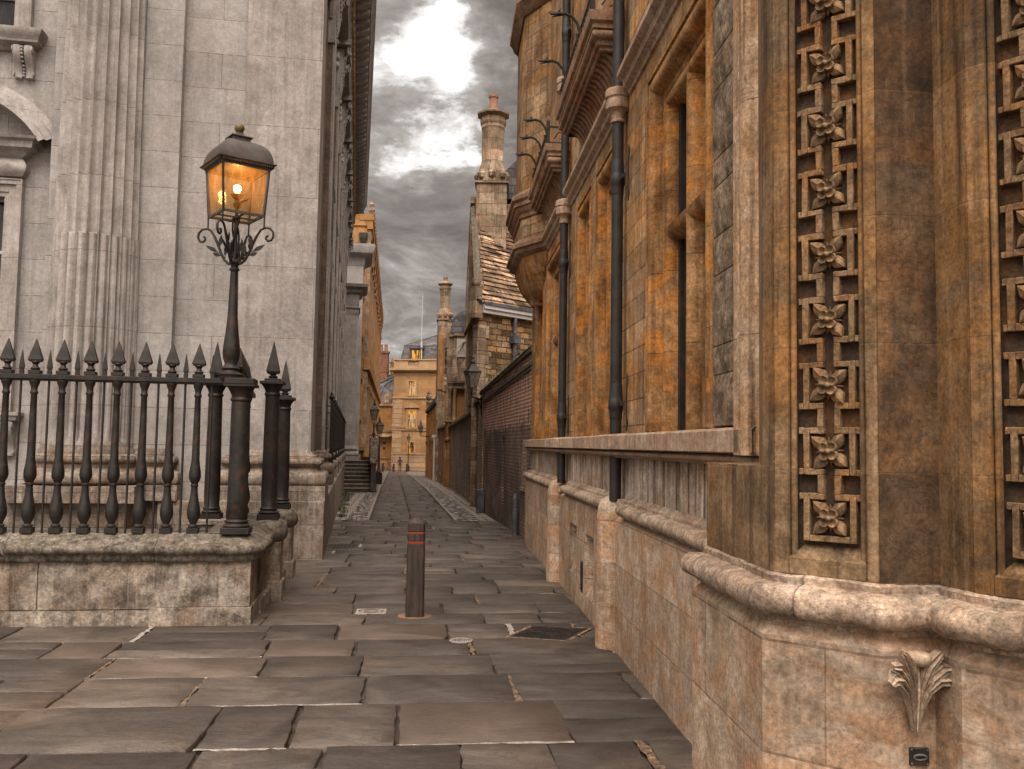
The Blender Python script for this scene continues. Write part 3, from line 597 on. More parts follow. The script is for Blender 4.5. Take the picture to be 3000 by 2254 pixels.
# cushion frieze, cornice and segmental pediment
h = MB(); h.sweep([(-6.53, .62), (-6.53, .47), (-4.67, .47), (-4.67, .62)], [(-.1, 5.70)]+[(.0+.07*math.sin(a*math.pi/8), 5.72+.27*a/8) for a in range(9)]+[(-.02, 6.0), (0, 6.02), (.06, 6.06), (.10, 6.10), (.17, 6.13), (.19, 6.22), (.24, 6.25), (.26, 6.29), (-.3, 6.30)], sm=False)
pts = [(-5.6+1.44*math.sin(rad(a)), 6.29-.72+1.44*math.cos(rad(a))) for a in range(-60, 61, 4)]
fn = lambda a, b, c: (a, c, b)
h.sweep(pts, [(0.26, .60), (.26, .42), (.16, .40), (.14, .34), (.06, .32), (.04, .24), (-.04, .22), (-.05, .60)], side=-1, fn=lambda a, b, c: (a, c, b-.06))
h.build('pediment', M['pale_plain'], f1, ang=30)
def console(parent, x, y, z0, z1, wd=.30, out=.22, M_=None):   # scrolled bracket
    c = MB(); n = 14
    for sx in (-1, 1):
        vs = []
        for i in range(n+1):
            u = i/n; o = out*(.95-.62*u+.16*math.sin(u*2*math.pi)); z = z1-(z1-z0)*u
            vs += [(x+sx*wd*.10, y-o, z), (x+sx*wd*.30, y-o-.022, z), (x+sx*wd*.5, y-o, z), (x+sx*wd*.5, y, z), (x+sx*wd*.1, y, z)]
        c.add(vs, [(i*5+k, i*5+(k+1) % 5, i*5+5+(k+1) % 5, i*5+5+k) for i in range(n) for k in range(5)]+[(0, 1, 2, 3, 4), (n*5+4, n*5+3, n*5+2, n*5+1, n*5)], True, M_)
        for zz_, rr in ((z1-.06, .055), (z0+.05, .04)): c.lathe([(rr, -.004), (rr, .012), (rr*.5, .02), (.001, .02)], seg=12, M=(M_ or Matrix()) @ Matrix.Translation((x+sx*wd*.5, y-out*(.82 if zz_ > (z0+z1)/2 else .34), zz_)) @ Matrix.Rotation(sx*math.pi/2, 4, 'Y'))
    for i in range(9):
        u = i/8; o = out*(.95-.62*u+.16*math.sin(u*2*math.pi)); c.lathe([(.001, -.022), (.018, -.012), (.022, 0), (.018, .012), (.001, .022)], (x, y-o-.008, z1-.03-(z1-z0-.06)*u), 8, cap=False, M=M_)
    return c.build('corbel', M['leaf' if False else 'pale_plain'], parent, ang=40)
console(f1, -4.76, .6, 1.48, 1.99); console(f1, -6.44, .6, 1.48, 1.99)
f2 = arch_window(SH, -6.27, -4.93, 8.0, 10.6, .6)
sl_ = MB(); sl_.sweep([(-6.70, .62), (-6.70, .36), (-4.50, .36), (-4.50, .62)], [(-.2, 7.70), (-.14, 7.72), (-.10, 7.77), (-.02, 7.80), (0, 7.88), (.03, 7.91), (.05, 7.97), (.05, 8.0), (-.3, 8.01)]); sl_.build('sill', M['pale_plain'], f2)
console(f2, -4.74, .6, 7.28, 7.74, .27); console(f2, -6.46, .6, 7.28, 7.74, .27)
# side elevation: pilasters with leafy capitals, window sills and hoods
def capital(mb, v, w2=.55):
    mb.prism([(-.62, v-w2), (-.24, v-w2), (-.24, v+w2), (-.62, v+w2)], 10.6, 11.3)
    mb.add([(-.24, v-w2, 11.2), (-.24, v+w2, 11.2), (-.6, v+w2, 11.2), (-.6, v-w2, 11.2), (.02, v-w2*.95, 12.2), (.02, v+w2*.95, 12.2), (-.6, v+w2*.95, 12.2), (-.6, v-w2*.95, 12.2)], [(0, 1, 5, 4), (1, 2, 6, 5), (3, 0, 4, 7), (4, 5, 6, 7)])
    mb.prism([(-.6, v-w2-.14), (.44, v-w2-.16), (.36, v), (.44, v+w2+.16), (-.6, v+w2+.14)], 12.24, 12.40)
    for tier, (z0, z1, o) in enumerate(((11.15, 11.62, .16), (11.45, 11.98, .24))):
        for k in range(5 if tier == 0 else 4):
            vv = v-w2+(2*w2)*((k+.5)/(5 if tier == 0 else 4)); b = -.24+(.05 if tier else 0)
            mb.tube([(b, vv, z0), (b+.07, vv, z0+(z1-z0)*.5), (b+o*.8, vv, z1-.05), (b+o+.05, vv, z1), (b+o+.10, vv, z1-.08)], [.05, .085, .085, .07, .02], 6)
        for sd in (-1, 1):
            mb.tube([(-.35, v+sd*w2, z0), (-.33, v+sd*(w2+.06), (z0+z1)/2), (-.3, v+sd*(w2+o*.8), z1), (-.3, v+sd*(w2+o+.08), z1-.09)], [.06, .09, .08, .02], 6)
    for sd in (-1, 1):
        mb.lathe([(.001, -.05), (.10, -.05), (.12, 0), (.10, .05), (.001, .05)], seg=12, M=Matrix.Translation((.30, v+sd*(w2+.05), 12.10)) @ Matrix.Rotation(math.pi/2, 4, 'X'))
        mb.tube([(-.05, v+sd*.15, 11.8), (.10, v+sd*.3, 12.0), (.28, v+sd*(w2-.02), 12.22), (.40, v+sd*(w2+.1), 12.14)], [.04, .05, .05, .03], 6)
    mb.lathe([(.001, -.08), (.09, -.05), (.10, 0), (.09, .05), (.001, .08)], (.36, v, 12.28), 8)
for k in range(9):
    v = 2.4+3.9*k if k else 2.4
    if k == 0: v = .85
    q = MB()
    if k:
        prof = []
        for i in range(7): a = v-.5+1.0*i/7; prof += [(-.24, a), (-.24, a+.035), (-.285, a+.05), (-.285, a+.10), (-.24, a+.115)]
        q.prism([(-.6, v-.5)]+prof+[(-.24, v+.5), (-.6, v+.5)], .85, 11.2)
        P_ = q.build('pilaster', M['pale_plain'], SH)
        q = MB(); q.box(-.6, -.285, v-.512, v-.502, .86, 11.2); q.build('return_face', M['soot'], P_)  # thin slab painting shade onto the camera-facing return
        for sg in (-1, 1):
            q = MB(); vv = sorted((v+sg*.52, v+sg*.92)); q.box(-.6, -.40, vv[0], vv[1], .85, 11.2); q.build('backing_strip', M['soot'] if sg < 0 else M['pale_plain'], P_)  # near-side strip coloured dark to stand for shade
        pb = MB(); pil_base(pb, [(-.6, v-.5), (-.24, v-.5), (-.24, v+.5), (-.6, v+.5)], .9); pb.build('pilaster_base', M['ped'], P_, ang=50)
        cp = MB(); capital(cp, v); cp.v = [(-.24+(x+.24)*(.42 if x > -.24 else 1), y, z) for x, y, z in cp.v]; cp.build('capital', M['pale_plain'], P_, ang=50)
for b in bays:
    s1 = arch_window(SH, b-.65, b+.65, 2.15, 5.4, 0, side); s2 = arch_window(SH, b-.65, b+.65, 8.0, 10.4, 0, side)
    for par, zt, dz in ((s1, 2.15, .14), (s2, 8.0, .22), (s1, 6.3, .30)):
        q = MB(); q.sweep([(-.56, b-1.08), (-.30, b-1.08), (-.30, b+1.08), (-.56, b+1.08)], [(-.1, zt-dz), (.0, zt-dz*.8), (.02, zt-dz*.4), (.07, zt-.04), (.07, zt), (-.3, zt+.02)], side=1); q.build('sill' if zt != 6.3 else 'hood', M['pale_plain'], par)
    for vv in (b-.95, b+.95): console(s2, vv, 0, 7.25, 7.78, .22, .2, side)
    q = MB()   # garland between the capitals
    for i in range(17):
        u = i/16; q.lathe([(.001, -.09), (.07, -.06), (.10, 0), (.07, .06), (.001, .09)], (-.40+.12*math.sin(i*2.1), b-1.25+2.5*u, 11.85-.62*math.sin(math.pi*u)+.04*math.sin(i*3.7)), 6)
    q.build('garland', M['pale_plain'], SH, ang=60)
# entablature
e = MB(); path = [(-14, .30), (.0, .30), (.0, 33.4), (-.9, 33.4)]
ENT = [(-.6, 12.40), (-.02, 12.40), (-.02, 12.62), (.0, 12.64), (.0, 12.86), (.04, 12.90), (.04, 12.94), (-.03, 12.96), (-.03, 13.42), (.02, 13.46), (.05, 13.52), (.08, 13.62), (.12, 13.66), (.14, 13.90), (.55, 13.92), (.55, 14.12), (.58, 14.15), (.62, 14.28), (.69, 14.36), (.70, 14.44), (-.6, 14.8)]
e.sweep([(-14, .30), (.0, .30), (.0, 33.4), (-2.5, 33.4)], ENT)
E_ = e.build('cornice', M['pale_plain'], SH, ang=30)
q = MB(); v = .1
while v < 33.2:     # scroll brackets under the cornice
    q.add([(.08, v-.12, 13.66), (.08, v+.12, 13.66), (.52, v+.12, 13.90), (.52, v-.12, 13.90), (.10, v-.12, 13.9), (.10, v+.12, 13.9), (.51, v+.12, 13.78), (.51, v-.12, 13.78), (.32, v+.12, 13.70), (.32, v-.12, 13.70)], [(0, 1, 8, 9), (9, 8, 6, 7), (7, 6, 2, 3), (0, 9, 7, 3, 4), (1, 5, 2, 6, 8)])
    q.lathe([(.001, -.13), (.075, -.13), (.09, 0), (.075, .13), (.001, .13)], seg=10, M=Matrix.Translation((.18, v, 13.76)) @ Matrix.Rotation(math.pi/2, 4, 'X'))
    q.lathe([(.001, 0), (.07, 0), (.05, -.05), (.001, -.06)], (.33, v+.27, 13.91), 8); v += .54
q.build('modillion', M['pale_plain'], E_, ang=40)
q = MB(); q.tube([(.03+.02*math.sin(i*1.9), .3+i*.12, 13.20+.02*math.cos(i*1.9)) for i in range(275)], .075, 6); q.build('rope_moulding', M['jamb'], E_)
rf = MB(); rf.box(-14, -.4, 1, 33, 14.5, 15); rf.build('roof', M['lead'], SH)
# grey end block of the hall, beyond the steps
gb = MB(); gb.box(-1.0, .38, 33.45, 35.4, -.6, 9.6); gb.box(-1.2, .10, 35.4, 38, -.6, 9.2); gb.build('end_pier', M['pale_plain'], SH, bevel=.02)
gb = MB(); gb.sweep([(-1.0, 33.45), (.38, 33.45), (.38, 35.4), (-1, 35.4)], [(0, 8.4), (.04, 8.5), (.04, 8.7), (.12, 8.8), (.05, 8.85), (.05, 9.5), (.2, 9.6), (.22, 9.75), (.45, 9.85), (.5, 10.0), (-.2, 10.1)]); gb.build('end_pier_capital', M['pale_plain'], SH); gb = MB(); pil_base(gb, [(-1.0, 33.45), (.38, 33.45), (.38, 35.4), (-1, 35.4)], .9); gb.build('end_pier_base', M['pale_plain'], SH)
# ================================================================ STEPS, PIER
ST = thing('stone_steps', 'flight of eight dark stone steps rising behind the left railings', 'steps', (-6.85, 38.1, -.29), SA)
for k in range(8):
    s = MB(); s.box(-.35, 1.02, k*.30, 2.9, k*.16-(.3 if k == 0 else 0), k*.16+.135); o = s.build('step', M['step'], ST)
    s = MB(); s.box(-.35, 1.02, k*.30-.025, k*.30+.29, k*.16+.136, k*.16+.16); s.build('nosing', M['nosing'], o)
PR = thing('stone_pier', 'pebbly stone parapet pier at the foot of the dark steps', 'pier', (-5.78, 38.3, -.29), SA)
s = MB(); s.frustum((0, 0), .115, .115, .10, .10, 0, 1.12); s.box(-.14, .14, -.14, .14, -.1, .36); s.box(-.13, .13, -.13, .13, 1.12, 1.2); s.build('post', M['step'], PR, bevel=.01)
s = MB(); s.box(-.165, .165, -.15, 2.4, 1.2, 2.27); s.build('parapet', M['pier'], PR, bevel=.015)
# ================================================================ FRONT DWARF WALL AND IRON RAILING
FA = rad(8)
DW = thing('dwarf_wall', 'low rough limestone wall with rounded coping carrying the heavy black railing', 'wall', (-2.47, 8.82, 0), FA)
def bumpy_box(mb, x0, x1, y0, y1, z0, z1, amp=.008, step=.09):   # hewn block: subdivided and jittered front
    nx = max(2, int((x1-x0)/step)); nz = max(2, int((z1-z0)/step)); vs = []
    for j in range(nz+1):
        for i in range(nx+1):
            x = x0+(x1-x0)*i/nx; z = z0+(z1-z0)*j/nz; e = (i in (0, nx)) or (j in (0, nz))
            vs.append((x, y0+(.012 if e else 0)+mnoise.noise(Vector((x*5, z*5, y0)))*amp*2.2, z))
    mb.add(vs, [(j*(nx+1)+i, j*(nx+1)+i+1, (j+1)*(nx+1)+i+1, (j+1)*(nx+1)+i) for j in range(nz) for i in range(nx)], True)
    mb.box(x0+.001, x1-.001, y0+.015, y1, z0, z1-.001)
body = MB(); xs_ = [-4.6, -3.1, -1.96, -.885]
for i in range(3): bumpy_box(body, xs_[i]+.006, xs_[i+1]-.006, .03, .52, .145, .60)
body.box(-4.6, -.3, .06, .5, -.1, .6)
body.build('wall_face', M['dwarf'], DW, ang=60)
b2 = MB(); bumpy_box(b2, -.885, -.02, -.015, .5, .17, .60, .004); b2.box(-.9, -.02, .0, .75, .17, .6); b2.box(-.3, -.02, .4, 2.75, -.1, .6); b2.build('corner_pier', M['dwarf'], DW, ang=60)
b3 = MB(); xx = -4.6
for wd in (1.3, 1.05, .62, .38, .34): bumpy_box(b3, xx+.006, xx+wd-.006, .0, .5, -.02, .135, .012); xx += wd
b3.box(-4.6, -.95, .02, .5, -.1, .13); b3.box(-.93, .0, -.045, .8, -.1, .165); b3.box(-.30, .03, .5, 2.75, -.1, .15); b3.build('footing', M['dwarf'], DW, ang=60, bevel=0)
cp = MB(); pr = [(-.02, .585), (.03, .60), (.035, .635), (.04, .66)]+[(.045+.055*math.sin(a*math.pi/8), .665+.10*(1-math.cos(a*math.pi/8))/2) for a in range(9)]+[(.03, .775), (-.02, .80), (-.10, .845), (-.16, .852), (-.5, .855)]
def swp_sub(path, L=.12):
    o = []
    for a, b in zip(path[:-1], path[1:]):
        a = Vector(a); b = Vector(b); n = max(1, int((b-a).length/L)); o += [tuple(a.lerp(b, k/n)) for k in range(n)]
    return o+[path[-1]]
def jitter(mb, amp, sc=6):
    mb.v = [tuple(Vector(v)+Vector((mnoise.noise(Vector(v)*sc), mnoise.noise(Vector(v)*sc+Vector((9, 0, 0))), mnoise.noise(Vector(v)*sc+Vector((0, 9, 0)))))*amp) for v in mb.v]
for a, b in ((-4.6, -2.25), (-2.24, -.9)): cp.sweep(swp_sub([(a, .02), (b, .02)]), pr, sm=True)
cp.sweep(swp_sub([(-.89, -.01), (-.07, -.01), (0.0, .06), (.0, .72)], .06), pr, sm=True)
cp.sweep(swp_sub([(-.03, .72), (-.06, 2.75)], .1), pr, sm=True)
jitter(cp, .007, 9); cp.build('coping', M['dwarf_cap'], DW, ang=70)
RL = thing('iron_railing', 'heavy black iron railing with vase shaped balusters and spearheads on the low stone wall', 'railing', (-2.47, 8.82, 0), FA)
BAL = [(.030, .905), (.048, .912), (.048, .925), (.030, .94), (.036, .955), (.052, .99), (.0625, 1.03), (.0625, 1.07), (.053, 1.13), (.040, 1.19), (.033, 1.25), (.031, 1.30), (.038, 1.305), (.038, 1.32), (.030, 1.328), (.038, 1.345), (.052, 1.37), (.058, 1.40), (.056, 1.44), (.046, 1.50), (.038, 1.57), (.036, 1.7), (.031, 2.0), (.028, 2.17), (.036, 2.18), (.036, 2.195), (.029, 2.205), (.031, 2.24), (.046, 2.28), (.05, 2.30), (.05, 2.31)]
def spear(mb, x, y, z0, h=.34, wd=.063):
    mb.box(x-.052, x+.052, y-.045, y+.045, z0, z0+.035)
    mb.lathe([(.034, 0), (.046, .02), (.030, .035), (.022, .055), (.032, .07), (.040, .08), (.030, .092)], (x, y, z0+.035), 10)
    mb.frustum((x, y), wd*.8, .028, wd, .034, z0+.118, z0+.14); mb.frustum((x, y), wd, .034, .003, .003, z0+.14, z0+h)
bal = MB(); bal.box(-.052, .052, -.05, .05, .85, .905); bal.lathe(BAL, seg=16); proto = bal.build('baluster', M['iron'], RL, ang=40)
sp_ = MB(); spear(sp_, 0, 0, 2.365); proto2 = sp_.build('spearhead', M['iron'], proto, ang=40)
sl = MB(); sl.tube([(0, 0, .85), (0, 0, 2.38)], .0115, 6); sl.box(-.018, .018, -.016, .016, 2.36, 2.40); sl.frustum((0, 0), .015, .010, .024, .014, 2.40, 2.43); sl.frustum((0, 0), .024, .014, .002, .002, 2.43, 2.60); protoS = sl.build('slim_bar', M['iron'], RL)
def inst(p, loc, parent, rz=0, sc=None):
    c = p.copy(); COL.objects.link(c); c.parent = parent; c.location = loc; c.rotation_euler = (0, 0, rz)
    if sc: c.scale = sc
    return c
for k in range(15):
    x = -.60-.2525*k
    if k == 0: proto.location = (x, .15, 0)
    else:
        b_ = inst(proto, (x, .15, 0), RL); s_ = inst(proto2, (0, 0, 0), b_)
    if k == 0: protoS.location = (x+.13, .15, 0)
    else: inst(protoS, (x+.13, .15, 0), RL)
r_ = MB(); r_.box(-4.6, -.15, .105, .195, 2.315, 2.362); r_.box(-4.6, -.15, .12, .18, 2.30, 2.316)
r_.box(-.33, -.05, .0, .28, 2.31, 2.365); r_.build('top_rail', M['iron'], RL, bevel=.004)
cpst = MB(); cpst.box(-.325, -.055, .02, .29, .85, .91); cpst.lathe([(.125, .91), (.13, .93), (.105, .95), (.118, .97), (.098, .99), (.105, 1.0), (.098, 1.2), (.090, 2.12), (.088, 2.14), (.10, 2.15), (.10, 2.17), (.088, 2.18), (.095, 2.21), (.125, 2.27), (.14, 2.29)], (-.19, .155, 0), 24); cpst.box(-.34, -.04, .005, .305, 2.285, 2.315); cpst.build('corner_column', M['iron'], RL, bevel=.004, ang=40)
# side run along the passage
n = 11
for k in range(n):
    y = .45+.235*k; x = -.225-.105*(y-.15)
    b_ = inst(proto, (x, y, 0), RL, math.pi/2); inst(proto2, (0, 0, 0), b_)
    inst(protoS, (x, y+.117, 0), RL, math.pi/2)
r_ = MB(); r_.sweep([(-.20, .25), (-.50, 3.1)], [(-.045, 2.315), (.045, 2.315), (.045, 2.362), (-.045, 2.362), (-.045, 2.315)]); r_.build('side_rail', M['iron'], RL)
# tall spiked iron posts on their stone piers
def iron_post(label, X, Y, z0, ztop, rz, tip):
    T = thing('iron_post', label, 'post', (X, Y, 0), rz, 'tall spiked iron posts by the railing corner')
    b = MB(); b.box(-.115, .115, -.115, .115, z0, z0+.06)
    b.lathe([(.105, z0+.06), (.115, z0+.08), (.09, z0+.10), (.10, z0+.12), (.085, z0+.14), (.090, z0+.3), (.078, ztop-.2), (.078, ztop-.16), (.09, ztop-.15), (.088, ztop-.13), (.078, ztop-.12), (.085, ztop-.09), (.115, ztop-.04), (.125, ztop-.03)], seg=20); b.build('shaft', M['iron'], T, ang=40)
    c = MB(); c.box(-.13, .13, -.13, .13, ztop-.03, ztop+.005); c.box(-.085, .085, -.085, .085, ztop+.005, ztop+.035); c.build('cap', M['iron'], T, bevel=.004)
    s = MB(); s.lathe([(.04, ztop+.035), (.055, ztop+.06), (.03, ztop+.075), (.045, ztop+.09)], seg=12); s.frustum((0, 0), .058, .045, .074, .055, ztop+.09, ztop+.12); s.frustum((0, 0), .074, .055, .003, .003, ztop+.12, tip); s.build('spearhead', M['iron'], T)
iron_post('black iron post with a large spearhead on the nearer free-standing round-headed stone pier', -2.72, 10.27, .88, 2.43, FA, 2.89)
iron_post('black iron post with a spearhead on the farther free-standing round-headed stone pier', -3.0, 11.95, .88, 2.33, FA, 2.83)
iron_post('black iron post standing behind the railing to the left of the lamp column', -3.44, 10.5, .86, 2.42, FA, 2.90)
for lb, X, Y in (('short stone pier with bulging round head, nearer of the two beside the railing', -2.72, 10.27), ('short stone pier with bulging round head, farther one beside the tall pedestal', -3.0, 11.95)):
    T = thing('stone_pier', lb, 'pier', (X, Y, 0), FA, 'round headed stone piers')
    b = MB(); b.prism([(-.13, -.16), (.13, -.16), (.16, -.13), (.16, .13), (.13, .16), (-.13, .16), (-.16, .13), (-.16, -.13)], .2, .64); b.build('shaft', M['dwarf'], T, bevel=.006)
    b = MB(); b.box(-.19, .19, -.19, .19, -.1, .21); b.build('base', M['dwarf'], T, bevel=.01)
    b = MB(); b.lathe([(.15, .62), (.16, .64), (.19, .66), (.215, .70), (.22, .76), (.205, .82), (.17, .86), (.12, .88)], seg=24); jitter(b, .008, 9); b.build('head', M['dwarf_cap'], T, ang=60)
T = thing('stone_pier', 'low stone block under the iron post behind the railing', 'pier', (-3.44, 10.5, 0), FA)
b = MB(); b.box(-.2, .2, -.2, .2, -.1, .80); b.box(-.23, .23, -.23, .23, .80, .86); b.build('block', M['dwarf'], T, bevel=.01)
# ================================================================ LIT LAMP
LP = thing('street_lamp', 'lit square lantern with domed top on a slender black post with iron leaf scrolls', 'street lamp', (-2.80, 8.97, 0), rad(45-8))
def leaf(mb, base, tip, wd, up=(0, 0, 1), th=.006):
    a = Vector(base); b = Vector(tip); d = b-a; nrm = d.cross(Vector(up)); 
    if nrm.length < 1e-4: nrm = Vector((1, 0, 0))
    nrm.normalize(); w2 = d.cross(nrm).normalized()*wd/2
    pts = [a, a+d*.22+w2*.7, a+d*.45+w2, a+d*.72+w2*.72, b, a+d*.72-w2*.72, a+d*.45-w2, a+d*.22-w2*.7]
    mb.plate(pts, nrm, th)
b = MB(); b.box(-.105, .105, -.105, .105, 2.36, 2.385); b.lathe([(.10, 2.385), (.11, 2.41), (.08, 2.43), (.07, 2.45), (.085, 2.47), (.06, 2.50), (.055, 2.52), (.07, 2.56), (.078, 2.62), (.074, 2.70), (.060, 2.82), (.046, 2.98), (.040, 3.2), (.034, 3.43), (.034, 3.45), (.046, 3.455), (.046, 3.475), (.034, 3.48), (.036, 3.52), (.050, 3.535), (.050, 3.555), (.034, 3.57)], seg=20); b.build('post', M['iron'], LP, ang=40)
b = MB(); b.tube([(0, 0, 3.55), (0, 0, 4.02)], .018, 8)
for k in range(3): b.tube([(.03*math.cos(k*2.1+i*.5), .03*math.sin(k*2.1+i*.5), 3.57+i*.06) for i in range(8)], .010, 6)
b.build('stem', M['iron'], LP)
for k in range(4):
    a = math.pi/2*k+math.pi/4; c, s = math.cos(a), math.sin(a)
    P = lambda r, z, o=0: (r*c-o*s, r*s+o*c, z)
    path = [(.03, 3.53), (.06, 3.525), (.10, 3.56), (.14, 3.64), (.17, 3.72), (.205, 3.80), (.245, 3.865), (.29, 3.885), (.335, 3.875), (.365, 3.84), (.37, 3.795), (.35, 3.755), (.315, 3.75), (.295, 3.775), (.305, 3.80), (.325, 3.80)]
    pts = []
    for i in range(len(path)-1):
        for q in range(3): u = q/3; pts.append(P(path[i][0]*(1-u)+path[i+1][0]*u, path[i][1]*(1-u)+path[i+1][1]*u))
    b = MB(); b.tube(pts, [.013]*16+[.011]*(len(pts)-16), 7); S_ = b.build('scroll_bracket', M['iron'], LP)
    b = MB(); up = (-s, c, 0)
    for (r0, z0, r1, z1) in ((.10, 3.57, .085, 3.72), (.12, 3.60, .20, 3.63), (.135, 3.63, .26, 3.70), (.155, 3.68, .14, 3.80), (.03, 3.6, .055, 3.73)):
        m0 = ((r0+r1)/2+.0, (z0*.65+z1*.35)); b.tube([P(r0, z0), P(r0*.7+r1*.3, z0*.75+z1*.25)], .004, 5); leaf(b, P(r0*.75+r1*.25, z0*.8+z1*.2), P(r1+(r1-r0)*.25, z1+(z1-z0)*.2), .042, up=tuple(Vector(P(1, 0))), th=.004)
    b.build('iron_leaf', M['iron'], S_)
    b = MB(); b.tube([P(.275, 3.885), P(.277, 4.0), P(.315, 4.49)], .0075, 6); b.build('side_rod', M['iron'], LP)
    b = MB(); b.tube([P(.262, 4.0), P(.308, 4.47)], .0115, 4); b.build('glazing_bar', M['lantern'], LP)
h0, h1 = .262/math.sqrt(2)*1.0, .308/math.sqrt(2)
for k in range(4):
    R4 = RZ(math.pi/2*k)
    g = MB(); g.add([(-h0, -h0, 4.01), (h0, -h0, 4.01), (h1, -h1, 4.47), (-h1, -h1, 4.47), (-h0, -h0+.003, 4.01), (h0, -h0+.003, 4.01), (h1, -h1+.003, 4.47), (-h1, -h1+.003, 4.47)], [(0, 1, 2, 3), (7, 6, 5, 4)], M=R4); g.build('glass_pane', M['lampglass'], LP)
b = MB()
for k in range(4): b.box(-h1-.01, h1+.01, -h1-.012, -h1+.012, 4.46, 4.485, M=RZ(math.pi/2*k))
b.build('upper_frame', M['lantern'], LP); b = MB()
for k in range(4): b.box(-h0-.008, h0+.008, -h0-.010, -h0+.010, 3.992, 4.015, M=RZ(math.pi/2*k))
b.box(-h0, h0, -.010, .010, 3.99, 4.004); b.box(-.01, .01, -h0, h0, 3.985, 3.999)
b.build('lantern_frame', M['lantern'], LP)
b = MB(); q = [(.385/1.4142, 4.515), (.385/1.4142, 4.522), (.35/1.4142, 4.53)]+[( (.075+.172*math.cos(rad(a))), 4.53+.225*math.sin(rad(a))) for a in range(4, 91, 8)]
rings = [(h1+.012, 4.483), (h1+.02, 4.492)]+q
vs = []; 
for r_, z in rings: vs += [(-r_, -r_, z), (r_, -r_, z), (r_, r_, z), (-r_, r_, z)]
b.add(vs, [(j*4+i, j*4+(i+1) % 4, (j+1)*4+(i+1) % 4, (j+1)*4+i) for j in range(len(rings)-1) for i in range(4)]+[(3, 2, 1, 0)], True)
b.build('domed_roof', M['lantern'], LP, ang=40)
b = MB(); 
for k in range(4):
    for i in range(22): x = -.225+.45*i/21; b.box(x-.004, x+.004, -.262, -.25, 4.488, 4.512, M=RZ(math.pi/2*k))
b.build('fretwork', M['gilt'], LP)
b = MB(); b.box(-.083, .083, -.083, .083, 4.75, 4.80); b.box(-.10, .10, -.10, .10, 4.80, 4.812); b.frustum((0, 0), .085, .085, .05, .05, 4.812, 4.83); b.frustum((0, 0), .04, .04, .03, .03, 4.83, 4.862); V_ = b.build('vent_cap', M['lantern'], LP, bevel=.003)
b = MB(); b.lathe([(.018, 4.855), (.03, 4.87), (.042, 4.89), (.047, 4.912), (.042, 4.936), (.03, 4.952), (.012, 4.96), (.001, 4.975)], seg=16); b.build('finial', M['gilt'], LP)
b = MB(); b.lathe([(.012, 3.99), (.015, 4.08), (.03, 4.10), (.035, 4.13), (.02, 4.15), (.018, 4.17), (.045, 4.20), (.06, 4.225), (.045, 4.235), (.02, 4.24)], seg=14); b.tube([(.03, 0, 4.15), (.09, 0, 4.19), (.12, 0, 4.23)], [.012, .01, .003], 6); b.build('burner', M['lantern'], LP)
b = MB(); b.lathe([(.008, -.045), (.018, -.04), (.033, -.015), (.036, .005), (.030, .025), (.015, .036), (.001, .038)], (0, 0, 4.29), 16); b.build('bulb', M['bulb'], LP)
pl_ = bpy.data.lights.new('lamp_light', 'POINT'); pl_.energy = 9; pl_.color = (1, .55, .18); pl_.shadow_soft_size = .035
po = bpy.data.objects.new('lamp_light', pl_); COL.objects.link(po); po.parent = LP; po.location = (0, 0, 4.36)
LP.scale = (1.08, 1.08, 1)
# ================================================================ RAILING ALONG THE HALL
SR = thing('iron_railing', 'black picket railing with urn finials along the plinth of the left building', 'railing', (-2.83, 13.87, 0), SA)
pk = MB(); pk.box(-.011, .011, -.011, .011, .85, 2.62); pk.frustum((0, 0), .02, .012, .003, .003, 2.62, 2.76); PK = pk.build('picket', M['iron'], SR)
std = MB(); std.box(-.022, .022, -.022, .022, .85, 2.68); std.lathe([(.03, 2.66), (.045, 2.68), (.025, 2.70), (.03, 2.72), (.06, 2.76), (.062, 2.79), (.04, 2.82), (.025, 2.84), (.03, 2.86), (.018, 2.89), (.008, 2.93), (.002, 2.96)], seg=10); STD = std.build('standard', M['iron'], SR)
v = 6.8; k = 0; far = MB()
while v < 33.3:
    if k % 11 == 0:
        if k == 0: STD.location = (-.12, v, 0)
        else: inst(STD, (-.12, v, 0), SR)
    elif k < 92:
        if k == 1: PK.location = (-.12, v, 0)
        else: inst(PK, (-.12, v, 0), SR)
    else: far.box(-.131, -.109, v-.011, v+.011, .85, 2.62); far.frustum((-.12, v), .02, .012, .003, .003, 2.62, 2.76)
    v += .155; k += 1
far.build('far_picket', M['iron'], SR)['kind'] = 'stuff'
for z in (1.0, 2.42, 2.58):
    b = MB(); b.box(-.13, -.11, 6.8, 33.3, z-.012, z+.012); b.box(-.55, -.12, 6.79, 6.81, z-.012, z+.012); b.build('rail', M['iron'], SR)
for i in range(3): inst(PK, (-.22-.1*i, 6.8, 0), SR)
# grass at the foot of the plinth
m, t, p = newmat('weed_green'); co = t.coord(); t.put(p, 'Base Color', t.mix(t.noise(co, 8, 4, .6), (.05, .065, .02), (.11, .10, .045))); p.inputs['Roughness'].default_value = .8; M['weed'] = m
random.seed(9)
def tuft(mb, X, Y, z, n, h, spread):
    for _ in range(n):
        a = random.uniform(0, 6.28); r_ = abs(random.gauss(0, spread)); x, y = X+r_*math.cos(a), Y+r_*math.sin(a); hh = h*random.uniform(.5, 1.2); b = random.uniform(0, 6.28); dx, dy = math.cos(b), math.sin(b); wd = .006
        mb.add([(x-dy*wd, y+dx*wd, z), (x+dy*wd, y-dx*wd, z), (x+dx*hh*.35+dy*wd*.7, y+dy*hh*.35-dx*wd*.7, z+hh*.7), (x+dx*hh*.35-dy*wd*.7, y+dy*hh*.35+dx*wd*.7, z+hh*.7), (x+dx*hh*.8, y+dy*hh*.8, z+hh*.95)], [(0, 1, 2, 3), (3, 2, 4)])
g = MB()
